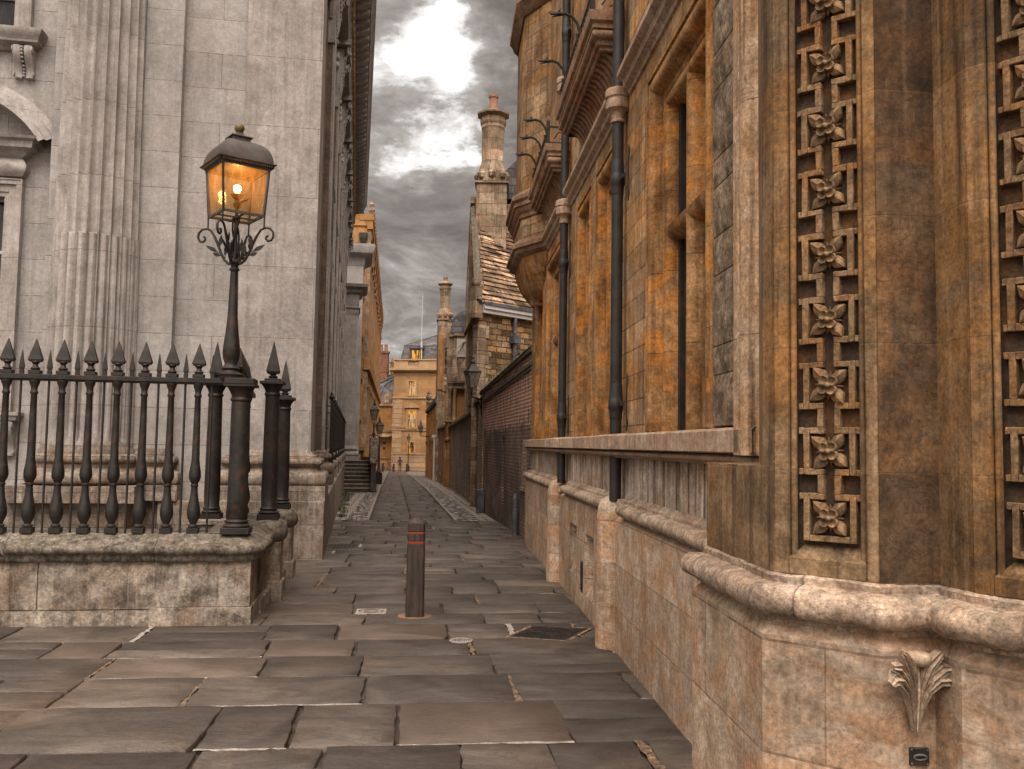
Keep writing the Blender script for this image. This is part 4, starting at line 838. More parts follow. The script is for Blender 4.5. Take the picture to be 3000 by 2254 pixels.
for k in range(70):
    v = 8+random.random()*24; X = -2.83-.169*v+.06+abs(random.gauss(0, .1)); Y = 13.87+.986*v; tuft(g, X, Y, gz(Y)-.01, 26, .10, .09)
tag(g.build('weeds', M['weed']), 'thin weeds growing along the foot of the left plinth', 'weeds', kind='stuff')
# ================================================================ RIGHT BUILDING
RA = math.atan2(1, -.072)
RB = thing('stone_building', 'warm brown stone college building with moulded windows, balconies and carved corner turret on the right', 'building', (1.076, 5.735, 0), RA)
def rloc(X, Y): dx, dy = X-1.076, Y-5.735; c, s = math.cos(RA), math.sin(RA); return (c*dx+s*dy, -s*dx+c*dy)
TA, TB_, TC, TD, TE, TF = [rloc(*p) for p in ((.86, 3.98), (.91, 3.14), (1.18, 2.91), (1.38, 2.93), (1.39, 2.74), (1.76, 2.27))]
# outward is +y (the lane). path runs from the camera side to the far end: left normal is outward -> side=-1
XE = 11.2
low_path = [TF, TC, TB_, TA, (TA[0], .0), (XE, .0), (XE, -1.2)]
o_ = .085   # plinth stands proud of the upper wall
def seg_sweep(name, path, prof, mat, parent, sm=False, bevel=0, ang=35):
    mb = MB(); mb.sweep(path, prof, side=-1, sm=sm); return mb.build(name, mat, parent, bevel=bevel, ang=ang)
lowp = [(0, -.3), (0, .97)]; upp = [(-.0, .97), (0, 1.115), (-.035, 1.15)]
PW = MB()   # wall plinth with basement openings
bw = [(3.35, 3.88, .20, .84), (4.52, 5.12, .30, .86)]
PW.wall(TA[0], XE, -.3, 1.115, bw, y=0, depth=.28, nrm=1)
PW.add([(TA[0], 0, 1.115), (XE, 0, 1.115), (XE, -.035, 1.15), (TA[0], -.035, 1.15)], [(0, 1, 2, 3)])
PW.box(XE-.02, XE, -1.2, 0, -.3, 1.115)
PW.build('plinth', M['plinth'], RB)
seg_sweep('turret_plinth', [TF, TE, TD, TC, TB_, TA, (TA[0], -.02)], [(.05, -.3), (.05, 1.0)], M['plinth'], RB, bevel=0)
up_path = [TF, TE, TD, TC, TB_, TA, (TA[0], .0)]
seg_sweep('turret_plinth_top', up_path, [(.05, 1.0), (.05, 1.13), (.02, 1.17), (.02, 1.19)], M['plinth'], RB)
tor = [(-.03, 1.135), (-.03, 1.155), (-.01, 1.16)]+[(-.012+.058*math.sin(a*math.pi/10), 1.16+.105*(1-math.cos(a*math.pi/10))/2) for a in range(11)]+[(-.03, 1.268), (-.038, 1.27), (-.038, 1.292), (-.050, 1.298), (-.105, 1.338), (-.30, 1.345)]
tr_ = MB(); tr_.sweep(swp_sub(up_path[:-1]+[(TA[0], .02)], .025), [(o+.05, z+(.03 if z < 1.30 else .0)) for o, z in tor[:-2]]+[(-.012, 1.342), (-.2, 1.345)], side=-1, sm=True); jitter(tr_, .006, 11); jitter(tr_, .0025, 45); tr_.build('turret_torus', M['torus'], RB, ang=60)
tr_ = MB(); segs = [(TA[0]+.05, 1.98), (2.55, 5.72), (5.98, XE)]
for a, b in segs:
    tr_.sweep(swp_sub([(a+.02, 0), (b, 0)]+([(b, -.5)] if b == XE else []), .05), tor, side=-1, sm=True)
    for e in (a+.02, b):
        if e != XE: tr_.add([(e, q, z) for q, z in tor]+[(e, -.2, 1.13)], [tuple(range(len(tor)+1))])
jitter(tr_, .006, 9); jitter(tr_, .002, 40); tr_.build('plinth_torus', M['torus'], RB, ang=60)
# basement recess backs
b = MB()
for h in bw: b.box(h[0]-.02, h[1]+.02, -.30, -.26, h[2]-.02, h[3]+.02)
b.build('basement_shutter', M['dado'], RB)
b = MB()
for h in bw: b.box(h[0], h[0]+.03, -.24, -.02, h[2], h[3]); b.frustum(((h[0]+h[1])/2, -.12), .2, .12, .12, .08, h[2]-.0, h[2]+.12)
b.build('basement_sill', M['torus'], RB)
b = MB(); b.box(4.02, 4.15, -.01, .006, .20, .52)
for k in range(8): b.box(4.025, 4.145, .006, .014, .22+k*.037, .24+k*.037)
b.build('air_vent', M['iron'], RB)
# dado strip and ledge
d = MB(); d.box(TA[0]+.05, XE-.02, -1.0, -.09, 1.30, 1.70); d.build('dado', M['dado'], RB)
led = [(-.12, 1.655), (-.06, 1.66), (-.05, 1.67)]+[(-.045+.05*math.sin(a*math.pi/8), 1.672+.05*(1-math.cos(a*math.pi/8))/2) for a in range(9)]+[(-.02, 1.726), (.035, 1.728), (.045, 1.735), (.045, 1.845), (.03, 1.858), (-.15, 1.875)]
lx = [XE+.0]; 
l = MB(); l.sweep([(-1.46, 0), (1.98, 0), (1.98, .07), (2.52, .07), (2.52, 0), (5.70, 0), (5.70, .07), (6.16, .07), (6.16, 0), (XE, 0), (XE, -.6)], led, side=-1); l.build('ledge', M['lintel'], RB, ang=30, bevel=0)
# upper wall with windows
WZ0, WZ1 = 1.87, 4.48
wins = [(-.18, 1.17), (2.72, 3.88-.2), (4.40, 5.28-.17), (7.0, 8.72-.2), (9.3, 10.2)]
W = MB(); W.wall(-.34, XE-.03, 1.70, 13, [(a-.22, b+.22, WZ0, WZ1+.22) for a, b in wins], y=-.09, depth=.35, nrm=1); W.build('wall', M['ashlar'], RB)
W = MB()   # rusticated dark blocks beside the large window
z = 1.88; k = 0; random.seed(4)
while z < 12:
    h = (.30, .17, .42, .23)[k % 4]; bumpy = MB(); nx, nz = 8, max(2, int(h/.07)); x0, x1 = -1.16, -.37
    vs = [(x0+(x1-x0)*i/nx, -.075+(-.012 if (i in (0, nx) or j in (0, nz)) else random.uniform(-.004, .006)), z+.004+(h-.008)*j/nz) for j in range(nz+1) for i in range(nx+1)]
    W.add(vs, [(j*(nx+1)+i, (j+1)*(nx+1)+i, (j+1)*(nx+1)+i+1, j*(nx+1)+i+1) for j in range(nz) for i in range(nx)], True); W.box(x0, x1, -.3, -.092, z, z+h-.001); z += h; k += 1
W.build('rusticated_strip', M['rust_block'], RB, ang=50)
W = MB(); W.box(-1.5, -1.14, -.6, -.11, 1.70, 13); W.build('return_wall', M['turret'], RB)
# moulded frame that drops to meet the ledge, beside the turret
fr = MB(); prof = [(-1.47, -.12), (-1.47, .01), (-1.455, .025)]+[(-1.375-.07*math.cos(a*math.pi/10), .025+.045*math.sin(a*math.pi/10)) for a in range(11)]+[(-1.298, .0), (-1.285, -.01), (-1.275, .02), (-1.265, .045), (-1.185, .045), (-1.18, .03), (-1.175, -.12)]
vs = []
for z in (1.72, 2.5, 4, 6, 13): vs += [(x, y, z) for x, y in prof]
n = len(prof); fr.add(vs, [(j*n+i, j*n+i+1, (j+1)*n+i+1, (j+1)*n+i) for j in range(4) for i in range(n-1)]+[tuple(range(n))], True); fr.build('frame_moulding', M['frame'], RB, ang=30)
def moulded_window(a, b, z0, z1, parent, mull=1, transom=3.42):
    fn = lambda x, y, z: (x, z, y)
    T = MB(); y0 = -.09
    prof = [(.222, y0-.02), (.222, y0+.014), (.19, y0+.014), (.186, y0-.02), (.178, y0-.035)]+[(.118+.060*math.cos(math.pi*q/10), y0-.035+.055*math.sin(math.pi*q/10)) for q in range(11)]+[(.050, y0-.05), (.046, y0-.075), (.004, y0-.08), (.0, y0-.105)]+[(-.045+.045*math.cos(math.pi*q/8), y0-.105+.04*math.sin(math.pi*q/8)) for q in range(9)]+[(-.096, y0-.115), (-.10, y0-.15), (-.105, y0-.24)]
    T.sweep([(a, z0), (a, z1), (b, z1), (b, z0)], prof, side=-1, fn=fn, sm=False)
    f = T.build('window', M['jamb'], parent, ang=32)
    g = MB(); g.box(a, b, y0-.24, y0-.225, z0, z1); g.build('pane', M['window_dark'], f)
    # stone mullion and transom
    q = MB()
    for k in range(1, mull+1):
        x = a+(b-a)*k/(mull+1); q.prism([(x-.065, y0-.225), (x-.065, y0-.13), (x-.045, y0-.095), (x-.015, y0-.075), (x+.015, y0-.075), (x+.045, y0-.095), (x+.065, y0-.13), (x+.065, y0-.225)], z0, z1)
    q.build('mullion', M['jamb'], f, bevel=.006)
    if transom:
        q = MB(); pr = ((y0-.225, transom-.09), (y0-.14, transom-.09), (y0-.10, transom-.07), (y0-.075, transom-.03), (y0-.07, transom+.01), (y0-.10, transom+.04), (y0-.225, transom+.09)); n_ = len(pr)
        q.add([(x, y, z) for x in (a, b) for y, z in pr], [(i, i+1, n_+i+1, n_+i) for i in range(n_-1)]); q.build('transom', M['jamb'], f)
    q = MB()   # leaded casement bars in front of the glass
    for k in range(2*(mull+1)+1): x = a+(b-a)*k/(2*(mull+1)); q.box(x-.016, x+.016, y0-.222, y0-.195, z0, z1)
    q.box(b-.165, b-.10, y0-.225, y0-.165, z0, z1); q.box(a+.10, a+.165, y0-.225, y0-.165, z0, z1)
    n = int((z1-z0)/.42)
    for k in range(n+1): z = z0+(z1-z0)*k/n; q.box(a, b, y0-.222, y0-.205, z-.01, z+.01)
    q.build('casement', M['iron'], f)
    for x0, x1, yy in ((b+.05, b+.188, y0+.026), (b-.095, b-.002, y0-.055), (a-.188, a-.05, y0+.026), (a+.002, a+.095, y0-.055)):
        q = MB(); q.prism([(x0, yy-.10), (x0, yy-.02), (x0+.02, yy), (x1-.02, yy), (x1, yy-.02), (x1, yy-.10)], z0, z0+.30); q.frustum(((x0+x1)/2, yy-.06), (x1-x0)/2, .05, (x1-x0)/2-.02, .03, z0+.30, z0+.335)
        q.build('jamb_stop', M['jamb'], f, bevel=.008)
    return f
for i, (a, b) in enumerate(wins): moulded_window(a, b, WZ0, WZ1, RB, mull=1 if i == 0 else (1 if i == 3 else 0), transom=3.42 if i in (0, 3) else 0)
# string course with pipe rings
st = [(-.12, 4.86), (-.07, 4.87), (-.06, 4.90), (-.02, 4.93), (-.01, 4.98), (.03, 5.0), (.04, 5.015), (.04, 5.06), (.0, 5.08), (-.10, 5.12)]
X1, X2 = 2.25, 5.98
s = MB(); s.sweep([(-.9, 0), (X1-.16, 0)], st, side=-1); s.sweep([(X1+.16, 0), (X2-.16, 0)], st, side=-1); s.sweep([(X2+.16, 0), (8.7, 0)], st, side=-1); s.build('string_course', M['lintel'], RB, ang=30)
ringp = [(.055, 4.66), (.066, 4.665), (.068, 4.68), (.060, 4.69), (.062, 4.74), (.075, 4.76), (.10, 4.775), (.112, 4.785), (.112, 4.86), (.106, 4.865), (.106, 4.88), (.118, 4.89), (.118, 4.95), (.110, 4.965), (.055, 4.99)]
for x in (X1, X2):
    q = MB(); q.lathe(ringp, (x, -.005, 0), 28); q.build('pipe_ring', M['lintel'], RB, ang=40)
q = MB(); q.lathe([(r, z+1.65) for r, z in ringp], (X2, -.0, 0), 28); q.build('pipe_ring', M['lintel'], RB, ang=40)
# round stone plinth blocks under the pipes
for x, z0 in ((X1+.08, 0), (X2+.22, 0)):
    q = MB(); q.lathe([(.145, -.2), (.15, .25), (.145, .27), (.14, .29), (.138, 1.15), (.13, 1.22), (.11, 1.27), (.07, 1.31), (.02, 1.33)], (x, .0, 0), 24); q.box(x-.13, x+.14, -.3, -.01, -.2, 1.30); q.build('pipe_plinth', M['plinth'], RB, ang=40)
# drainpipes
for x, lab in ((X1, 'black cast iron drainpipe with flared collars, nearer of the two on the brown stone front'), (X2, 'black cast iron drainpipe, farther of the two on the brown stone front')):
    T = thing('drainpipe', lab, 'drainpipe', (0, 0, 0), 0, 'drainpipes on the brown stone front'); T.matrix_world = Matrix.Translation((1.076, 5.735, 0)) @ RZ(RA) @ Matrix.Translation((x, 0, 0))
    q = MB(); q.lathe([(.052, 1.28), (.052, 13)], (0, -.005, 0), 20); q.build('pipe', M['pipe'], T)
    for z in (2.09, 4.10, 7.2, 9.0):
        q = MB(); q.lathe([(.052, z-.10), (.057, z-.09), (.055, z-.06), (.060, z-.03), (.062, z-.01), (.067, z), (.067, z+.07), (.062, z+.08), (.060, z+.11), (.056, z+.2), (.052, z+.22)], (0, -.005, 0), 20)
        q.box(-.17, -.05, -.045, -.015, z+.02, z+.06); C_ = q.build('collar', M['pipe'], T, ang=40)
        q = MB(); q.tube([(-.21, -.06, z-.20), (-.235, -.06, z-.14), (-.21, -.06, z-.05), (-.20, -.06, z+.05), (-.21, -.06, z+.15), (-.235, -.06, z+.24), (-.21, -.06, z+.30)], [.008, .016, .010, .014, .010, .016, .008], 6, flat=.6); q.build('wall_strap', M['iron'], C_)
# balconies with ribbed coves
def balcony(xa, xb, parent, far_return=True):
    yo = .16
    c = MB(); n = 12; pts = [(-.09+(yo+.05)*(1-math.cos(rad(90*i/n))), 5.10+.36*math.sin(rad(90*i/n))) for i in range(n+1)]
    vs = [(x, y, z) for x in (xa+.06, xb-.06) for y, z in pts]; c.add(vs, [(i, i+1, n+2+i, n+1+i) for i in range(n)], True)
    c.add([(xa+.06, y, z) for y, z in pts]+[(xa+.06, -.09, 5.46)], [tuple(range(n+2))]); c.add([(xb-.06, y, z) for y, z in pts]+[(xb-.06, -.09, 5.46)], [tuple(range(n+2))])
    x = xa+.16
    while x < xb-.1:
        c.tube([(x, y+.004, z-.008) for y, z in pts], [.012]+[.024]*(n-1)+[.016], 6, flat=.8); x += .125
    B_ = c.build('balcony_cove', M['balc'], parent, ang=50)
    co_ = [(0, 5.43), (.02, 5.44), (.02, 5.47), (.05, 5.48), (.055, 5.52)]+[(.06+.045*math.sin(a*math.pi/8), 5.525+.085*(1-math.cos(a*math.pi/8))/2) for a in range(9)]+[(.08, 5.615), (.10, 5.62), (.10, 5.66), (.13, 5.68), (.14, 5.74), (.14, 5.77), (-.3, 5.80)]
    q = MB(); q.sweep([(xa, -.1), (xa, yo-.05), (xb, yo-.05), (xb, -.1)], co_, side=-1); q.build('balcony_cornice', M['balc'], parent, ang=30)
    return B_
balcony(2.50, 4.85, RB); balcony(6.22, 8.45, RB)
for (xa, xb, lb) in ((2.45, 4.9, 'nearer'), (6.15, 8.45, 'farther')):
    T = thing('balcony_railing', 'black iron balcony railing with curving dragon headed arms, %s of the two' % lb, 'railing', (0, 0, 0)); T.matrix_world = Matrix.Translation((1.076, 5.735, 0)) @ RZ(RA)
    q = MB()
    for z in (5.80, 6.02): q.box(xa, xb, .19, .205, z-.012, z+.012); q.box(xa, xa+.02, -.09, .205, z-.012, z+.012)
    x = xa
    while x < xb: q.box(x-.006, x+.006, .192, .204, 5.76, 6.03); q.tube([(x+.045+.03*math.cos(a*.8), .198, 5.91+.04*math.sin(a*.8)) for a in range(8)], .005, 5); x += .11
    q.box(xa-.01, xa+.03, .18, .22, 5.74, 6.10); q.tube([(xa, .12, 5.86), (xa, .06, 5.95), (xa, .0, 5.93), (xa, .0, 5.87), (xa, .04, 5.85)], .008, 5)
    q.build('rails', M['iron'], T)
    xs = (3.19, 4.32) if lb == 'nearer' else (6.20, 6.90, 7.65)
    for x in xs:
        q = MB(); pts = [(x, .20, 5.82), (x, .212, 5.93), (x, .245, 6.03), (x, .30, 6.10), (x, .37, 6.125), (x, .42, 6.115)]
        q.tube(pts, [.020, .018, .016, .015, .017, .020], 7); q.tube([(x, .20, 5.80), (x, .24, 5.84), (x, .25, 5.92)], .010, 6); A_ = q.build('curved_arm', M['iron'], T)
        q = MB(); q.tube([(x, .41, 6.118), (x, .445, 6.12), (x, .475, 6.112)], [.022, .027, .020], 7); q.tube([(x, .47, 6.118), (x, .515, 6.115), (x, .53, 6.125)], [.018, .012, .006], 6); q.tube([(x, .46, 6.10), (x, .50, 6.082)], [.014, .006], 6)
        for dx in (-.015, .015): q.tube([(x+dx, .44, 6.135), (x+dx*1.6, .415, 6.165)], [.010, .003], 5)
        q.build('dragon_head', M['iron'], A_)
# corner oriel on a bulbous corbel
def canted(x0, x1, yo, cut, back=-.2): return [(x0, back), (x0, -.06), (x0+cut, yo), (x1-cut, yo), (x1, -.06), (x1, back)]
o0, o1 = 8.55, 11.35
ORp = canted(o0, o1, .31, .62)
q = MB(); q.prism([p_ for p_ in reversed(ORp)], 5.20, 5.52); q.prism([p_ for p_ in reversed(canted(o0+.03, o1-.03, .29, .62))], 6.0, 11.5); q.box(o0, 10.6, -1.2, -.15, 2, 11.5)
q.build('oriel', M['ashlar'], RB)
q = MB(); q.sweep(ORp, [(0, 5.50), (.03, 5.52), (.03, 5.58), (.07, 5.62), (.09, 5.68), (.12, 5.70), (.12, 5.76), (.16, 5.80), (.16, 5.86), (-.05, 6.02)], side=-1); q.build('oriel_cornice', M['balc'], RB, ang=30); q = MB(); q.sweep(ORp, [(-.05, 4.86), (.03, 4.90), (.07, 4.93), (.09, 4.98), (.13, 5.0), (.13, 5.06), (.03, 5.16), (.03, 5.20)], side=-1); q.build('oriel_sill', M['balc'], RB, ang=30); q = MB()
q.sweep(ORp, [(0, 9.0), (.05, 9.05), (.09, 9.15), (.13, 9.2), (.13, 9.32), (-.05, 9.45)], side=-1); q.build('oriel_moulding', M['balc'], RB, ang=30)
q = MB(); q.prism([p_ for p_ in reversed(canted(o0+.05, o1-.05, .28, .62))], 5.16, 5.5); q.build('oriel_apron', M['dado'], RB)
q = MB(); n = 12; vs = []; K = 6
for i in range(n+1):
    u = i/n; sc_ = math.cos(u*math.pi/2)**.75*.86+.12*(1-u); z = 4.90-.80*u**1.1
    cx = o0+1.4-.0; half = (o1-o0)/2*sc_; yo = -.06+.36*sc_; cut = .62*sc_
    P_ = [(cx-half, -.12), (cx-half, -.06), (cx-half+cut, yo), (cx+half-cut, yo), (cx+half, -.06), (cx+half, -.12)]
    vs += [(x, y, z) for x, y in P_]
q.add(vs, [(i*6+k, i*6+k+1, i*6+7+k, i*6+6+k) for i in range(n) for k in range(5)], True); q.build('oriel_corbel', M['jamb'], RB, ang=30)
q = MB(); q.tube([(o0+.62+.0, .24, 4.86), (o0+.75, .20, 4.6), (o0+1.0, .08, 4.34), (o0+1.2, -.03, 4.12), (o0+1.3, -.06, 3.9)], [.05, .05, .045, .05, .03], 8); q.frustum((o0+1.25, -.05), .16, .10, .2, .13, 4.15, 4.25); q.build('corbel_rib', M['balc'], RB)
# ------------------------------------------------ turret body with carved panels
bd = MB(); T2 = rloc(.905, 3.26); T3 = rloc(1.19, 4.35); ins = .105
def inset(path, d):
    P = [Vector(p) for p in path]; out = []
    for i in range(len(P)):
        ns = []
        if i > 0: v = (P[i]-P[i-1]).normalized(); ns.append(Vector((v.y, -v.x)))
        if i < len(P)-1: v = (P[i+1]-P[i]).normalized(); ns.append(Vector((v.y, -v.x)))
        nn = ns[0] if len(ns) == 1 else (ns[0]+ns[1])/max(.2, 1+ns[0].dot(ns[1])); out.append(tuple(P[i]+nn*d))
    return out
# faces F: TF->TE, TE->TD, TD->TC, TC->TB carved as flat pieces around the recessed panels
def facebox(mb, p0, p1, u0, u1, e0, e1, z0, z1):   # box on a face: u along p0->p1 (m), e outward
    a = Vector(p0); b = Vector(p1); d = (b-a).normalized(); n = Vector((-d.y, d.x))   # outward (lane/camera side) is to the left of travel
    pts = [a+d*u0+n*e0, a+d*u1+n*e0, a+d*u1+n*e1, a+d*u0+n*e1]
    mb.prism([tuple(p_) for p_ in pts] if True else None, z0, z1)
ZT = 6.0
L_CB = (Vector(TB_)-Vector(TC)).length; L_FE = (Vector(TE)-Vector(TF)).length
# core well behind the recess
def ptn(p0, p1, u, e):
    a = Vector(p0); b = Vector(p1); d = (b-a).normalized(); n = Vector((-d.y, d.x)); q_ = a+d*u+n*e; return (q_.x, q_.y)
core = [ptn(TF, TE, 0, -.055), ptn(TF, TE, L_FE-.02, -.055), TE, TD, TC, ptn(TC, TB_, .03, -.055), ptn(TC, TB_, L_CB-.02, -.055), TB_, T2, T3, (T3[0]-.3, T3[1]-.9), (TF[0], TF[1]-.9)]
bd.prism([p_ for p_ in reversed(core)], 1.33, ZT)
lo = [TB_, TA, (TA[0]+.2, -.1), T3, (TB_[0], TB_[1]-.3)]
bd.prism([p_ for p_ in reversed(lo)], 1.33, 1.69)
TBD = bd.build('turret', M['turret'], RB, weld=False)
q = MB(); facebox(q, TD, TC, .0, (Vector(TD)-Vector(TC)).length, -.02, .003, 1.335, ZT); q.build('sooted_face', M['sooted'], TBD)  # thin dark slab paints shade over this turret face
def carved_face(p0, p1, L, flip, upto):
    # u measured from p1 (left as seen) to the right
    U = lambda u: L-u
    f = MB()
    def fb(mb, u0, u1, e0, e1, z0, z1): facebox(mb, p0, p1, U(u1), U(u0), e0, e1, z0, z1)
    a, b = .26*L if not flip else .10, (.26*L if not flip else .10)+.185
    fb(f, 0, a-.04, -.06, .0, 1.33, ZT); fb(f, b+.035, L, -.06, .0, 1.33, ZT); fb(f, a-.04, b+.035, -.06, .0, 1.33, 1.385)
    # splayed sill
    q0 = [ptn(p0, p1, U(b+.035), 0.0), ptn(p0, p1, U(a-.04), 0.0), ptn(p0, p1, U(a), -.045), ptn(p0, p1, U(b), -.045)]
    f.add([(q0[0][0], q0[0][1], 1.385), (q0[1][0], q0[1][1], 1.385), (q0[2][0], q0[2][1], 1.43), (q0[3][0], q0[3][1], 1.43)], [(0, 1, 2, 3)])
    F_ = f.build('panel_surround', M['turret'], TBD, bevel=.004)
    g = MB()     # edge roll in the recess
    for u in (a-.028, b+.022): g.prism([ptn(p0, p1, U(u+.011*math.cos(k)), -.022+.012*math.sin(k)) for k in [i*math.pi/5 for i in range(10)]], 1.385, ZT)
    g.build('edge_roll', M['turret'], F_, ang=60)
    g = MB(); fb(g, a-.04, b+.035, -.062, -.048, 1.385, ZT); g.build('panel_ground', M['recess'], F_)  # panel ground, darkened in colour for the shade inside the recess
    g = MB(); e0, e1 = -.05, -.020; W_ = b-a; z0 = 1.445; pitch = .222; t_ = .021
    for k in range(upto):
        z = z0+k*pitch; zt = z+.160
        fb(g, a+.004, a+.004+t_, e0, e1, z, zt); fb(g, b-.004-t_, b-.004, e0, e1, z, zt)
        fb(g, a+.004+t_, a+W_*.40, e0, e1, zt-t_, zt); fb(g, a+W_*.60, b-.004-t_, e0, e1, zt-t_, zt)
        if k == 0: fb(g, a+.004+t_, b-.004-t_, e0, e1, z, z+t_)
        else: fb(g, a+.004+t_, a+W_*.40, e0, e1, z, z+t_); fb(g, a+W_*.60, b-.004-t_, e0, e1, z, z+t_)
        fb(g, a+W_*.40-t_, a+W_*.40, e0, e1, zt, z+pitch); fb(g, a+W_*.60, a+W_*.60+t_, e0, e1, zt, z+pitch)
        fb(g, a-.012, a+.004, e0, e1-.004, zt-t_, zt); fb(g, b-.004, b+.012, e0, e1-.004, zt-t_, zt); fb(g, a-.012, a+.004, e0, e1-.004, z+pitch, z+pitch+t_); fb(g, b-.004, b+.012, e0, e1-.004, z+pitch, z+pitch+t_)
    jitter(g, .0035, 55); g.build('key_pattern', M['fret'], F_, bevel=.0025)
    # rosettes
    d = (Vector(p0)-Vector(p1)).normalized(); nrm = Vector((d.y, -d.x)); nrm = Vector((-(Vector(p1)-Vector(p0)).normalized().y, (Vector(p1)-Vector(p0)).normalized().x))
    first = None
    for k in range(upto):
        c = Vector((*ptn(p0, p1, U((a+b)/2), -.044), z0+.080+k*pitch))
        if first is None:
            r = MB()
            ux = Vector((d.x, d.y, 0)); uz = Vector((0, 0, 1)); un = Vector((nrm.x, nrm.y, 0))
            for s in range(4):     # four pointed leaves with a keel
                an = math.pi/4+s*math.pi/2; dr_ = ux*math.cos(an)+uz*math.sin(an); pr_ = -ux*math.sin(an)+uz*math.cos(an)
                P = lambda l, w_, h: dr_*l+pr_*w_+un*h
                vs = [P(.008, 0, .016), P(.026, .0165, .014), P(.042, .0175, .018), P(.054, .010, .022), P(.066, 0, .024), P(.054, -.010, .022), P(.042, -.0175, .018), P(.026, -.0165, .014), P(.030, 0, .023), P(.048, 0, .031)]
                vs += [P(.008, 0, 0), P(.026, .0165, 0), P(.042, .0175, 0), P(.054, .010, 0.004), P(.066, 0, .008), P(.054, -.010, .004), P(.042, -.0175, 0), P(.026, -.0165, 0)]
                r.add(vs, [(0, 1, 8), (1, 2, 9, 8), (2, 3, 9), (3, 4, 9), (4, 5, 9), (5, 6, 9), (6, 7, 8, 9), (7, 0, 8)]+[(i, 10+i, 10+(i+1) % 8, (i+1) % 8) for i in range(8)])
                an2 = s*math.pi/2; dr2 = ux*math.cos(an2)+uz*math.sin(an2); pr2 = -ux*math.sin(an2)+uz*math.cos(an2); Q = lambda l, w_, h: dr2*l+pr2*w_+un*h
                r.add([Q(.02, .008, .004), Q(.042, 0, .012), Q(.02, -.008, .004), Q(.02, 0, .016)], [(0, 1, 3), (1, 2, 3)])
                # cupped inner petal
                an3 = math.pi/4+s*math.pi/2; cc = (ux*math.cos(an3)+uz*math.sin(an3))*.0165
                rg = [(.0145, .012), (.0155, .026), (.0135, .033), (.0105, .029), (.004, .024)]; vs = []
                for rr, hh in rg:
                    for i in range(10): aa = i*math.pi/5; vs.append(cc+ux*rr*math.cos(aa)+uz*rr*math.sin(aa)+un*hh)
                r.add(vs, [(j*10+i, j*10+(i+1) % 10, (j+1)*10+(i+1) % 10, (j+1)*10+i) for j in range(4) for i in range(10)]+[tuple(40+i for i in range(10))], True)
            vs = []
            for rr, hh in ((.009, .022), (.010, .030), (.007, .038), (.001, .041)):
                for i in range(8): aa = i*math.pi/4; vs.append(ux*rr*math.cos(aa)+uz*rr*math.sin(aa)+un*hh)
            r.add(vs, [(j*8+i, j*8+(i+1) % 8, (j+1)*8+(i+1) % 8, (j+1)*8+i) for j in range(3) for i in range(8)], True)
            first = r.build('rosette', M['fret'], F_, ang=45); first.location = c; first.scale = (1.17, 1.17, 1.17); first['label'] = None if False else 'four leaved carved rosette'
        else:
            cc_ = inst(first, c, F_, sc=[random.uniform(1.10, 1.24)]*3)
            cc_.rotation_euler = Matrix.Rotation(rad(random.uniform(-7, 7)), 4, Vector((nrm.x, nrm.y, 0))).to_euler()
carved_face(TC, TB_, L_CB, False, 10)
carved_face(TF, TE, L_FE, True, 10)
# carved leaf in the re-entrant corner and the iron plate below
cx_, cy_ = 1.285, 2.86   # world
LF = MB(); 
def LP_(u, z, e):
    z = .893+(z-.885)*1.07; u = u*.92-.030; e = e+.012
    X = cx_+u*.995; Y = cy_-e+u*.02; x, y = rloc(X, Y); return (x, y, z)
def strap(pts, wds, e0=.01, e1=.035, n=6):
    vs = []; L = len(pts)
    for i, (u, z, e) in enumerate(pts):
        a = Vector(pts[max(i-1, 0)][:2]); b = Vector(pts[min(i+1, L-1)][:2]); d = (b-a).normalized(); nn = Vector((-d.y, d.x))
        for k, (s_, h) in enumerate(((-1, -.012), (-.72, .75), (-.3, .45), (0, 1.0), (.3, .45), (.72, .75), (1, -.012))):
            vs.append(LP_(u+nn.x*wds[i]*s_, z+nn.y*wds[i]*s_, e+(e1*h if h > 0 else -.02)*(wds[i]/.035+.35)))
    LF.add(vs, [(i*7+k, i*7+k+1, (i+1)*7+k+1, (i+1)*7+k) for i in range(L-1) for k in range(6)], True)
for sg in (-1, 1):
    strap([(sg*.003, .885, .0), (sg*.012, .95, .008), (sg*.028, 1.005, .018), (sg*.060, 1.04, .03), (sg*.088, 1.045, .045), (sg*.104, 1.03, .052)], [.004, .012, .020, .024, .022, .010])
    strap([(sg*.003, .90, .0), (sg*.016, .98, .012), (sg*.042, 1.04, .026), (sg*.074, 1.072, .045), (sg*.098, 1.075, .055)], [.004, .014, .021, .020, .011])
    strap([(sg*.003, .92, .0), (sg*.012, 1.01, .016), (sg*.030, 1.075, .034), (sg*.058, 1.112, .052), (sg*.066, 1.118, .05)], [.004, .015, .020, .014, .008])
LF.tube([LP_(0, .89, .02), LP_(0, 1.0, .035), LP_(0, 1.09, .03)], [.002, .005, .004], 6)
LF.lathe([(.001, -.030), (.022, -.028), (.032, -.012), (.034, .004), (.026, .018), (.001, .022)], seg=14, M=Matrix.Translation(LP_(0, 1.10, .03)) @ Matrix.Diagonal((1.25, 1.25, .85, 1)))
LF.build('carved_leaf', M['leaf'], RB, ang=70)
PT = thing('wall_plate', 'small black iron plate with ring handle screwed to the stone base', 'plate', (1.275, 2.866, .812), rad(-3))
q = MB(); q.box(-.030, .030, -.008, .002, -.027, .027); q.build('plate', M['iron'], PT, bevel=.003)
q = MB(); q.tube([(.019*math.cos(a*math.pi/10), -.013-.004*math.sin(a*math.pi/10), .009*math.sin(a*math.pi/10)) for a in range(21)], .0035, 6); q.build('ring', M['lead'], PT)
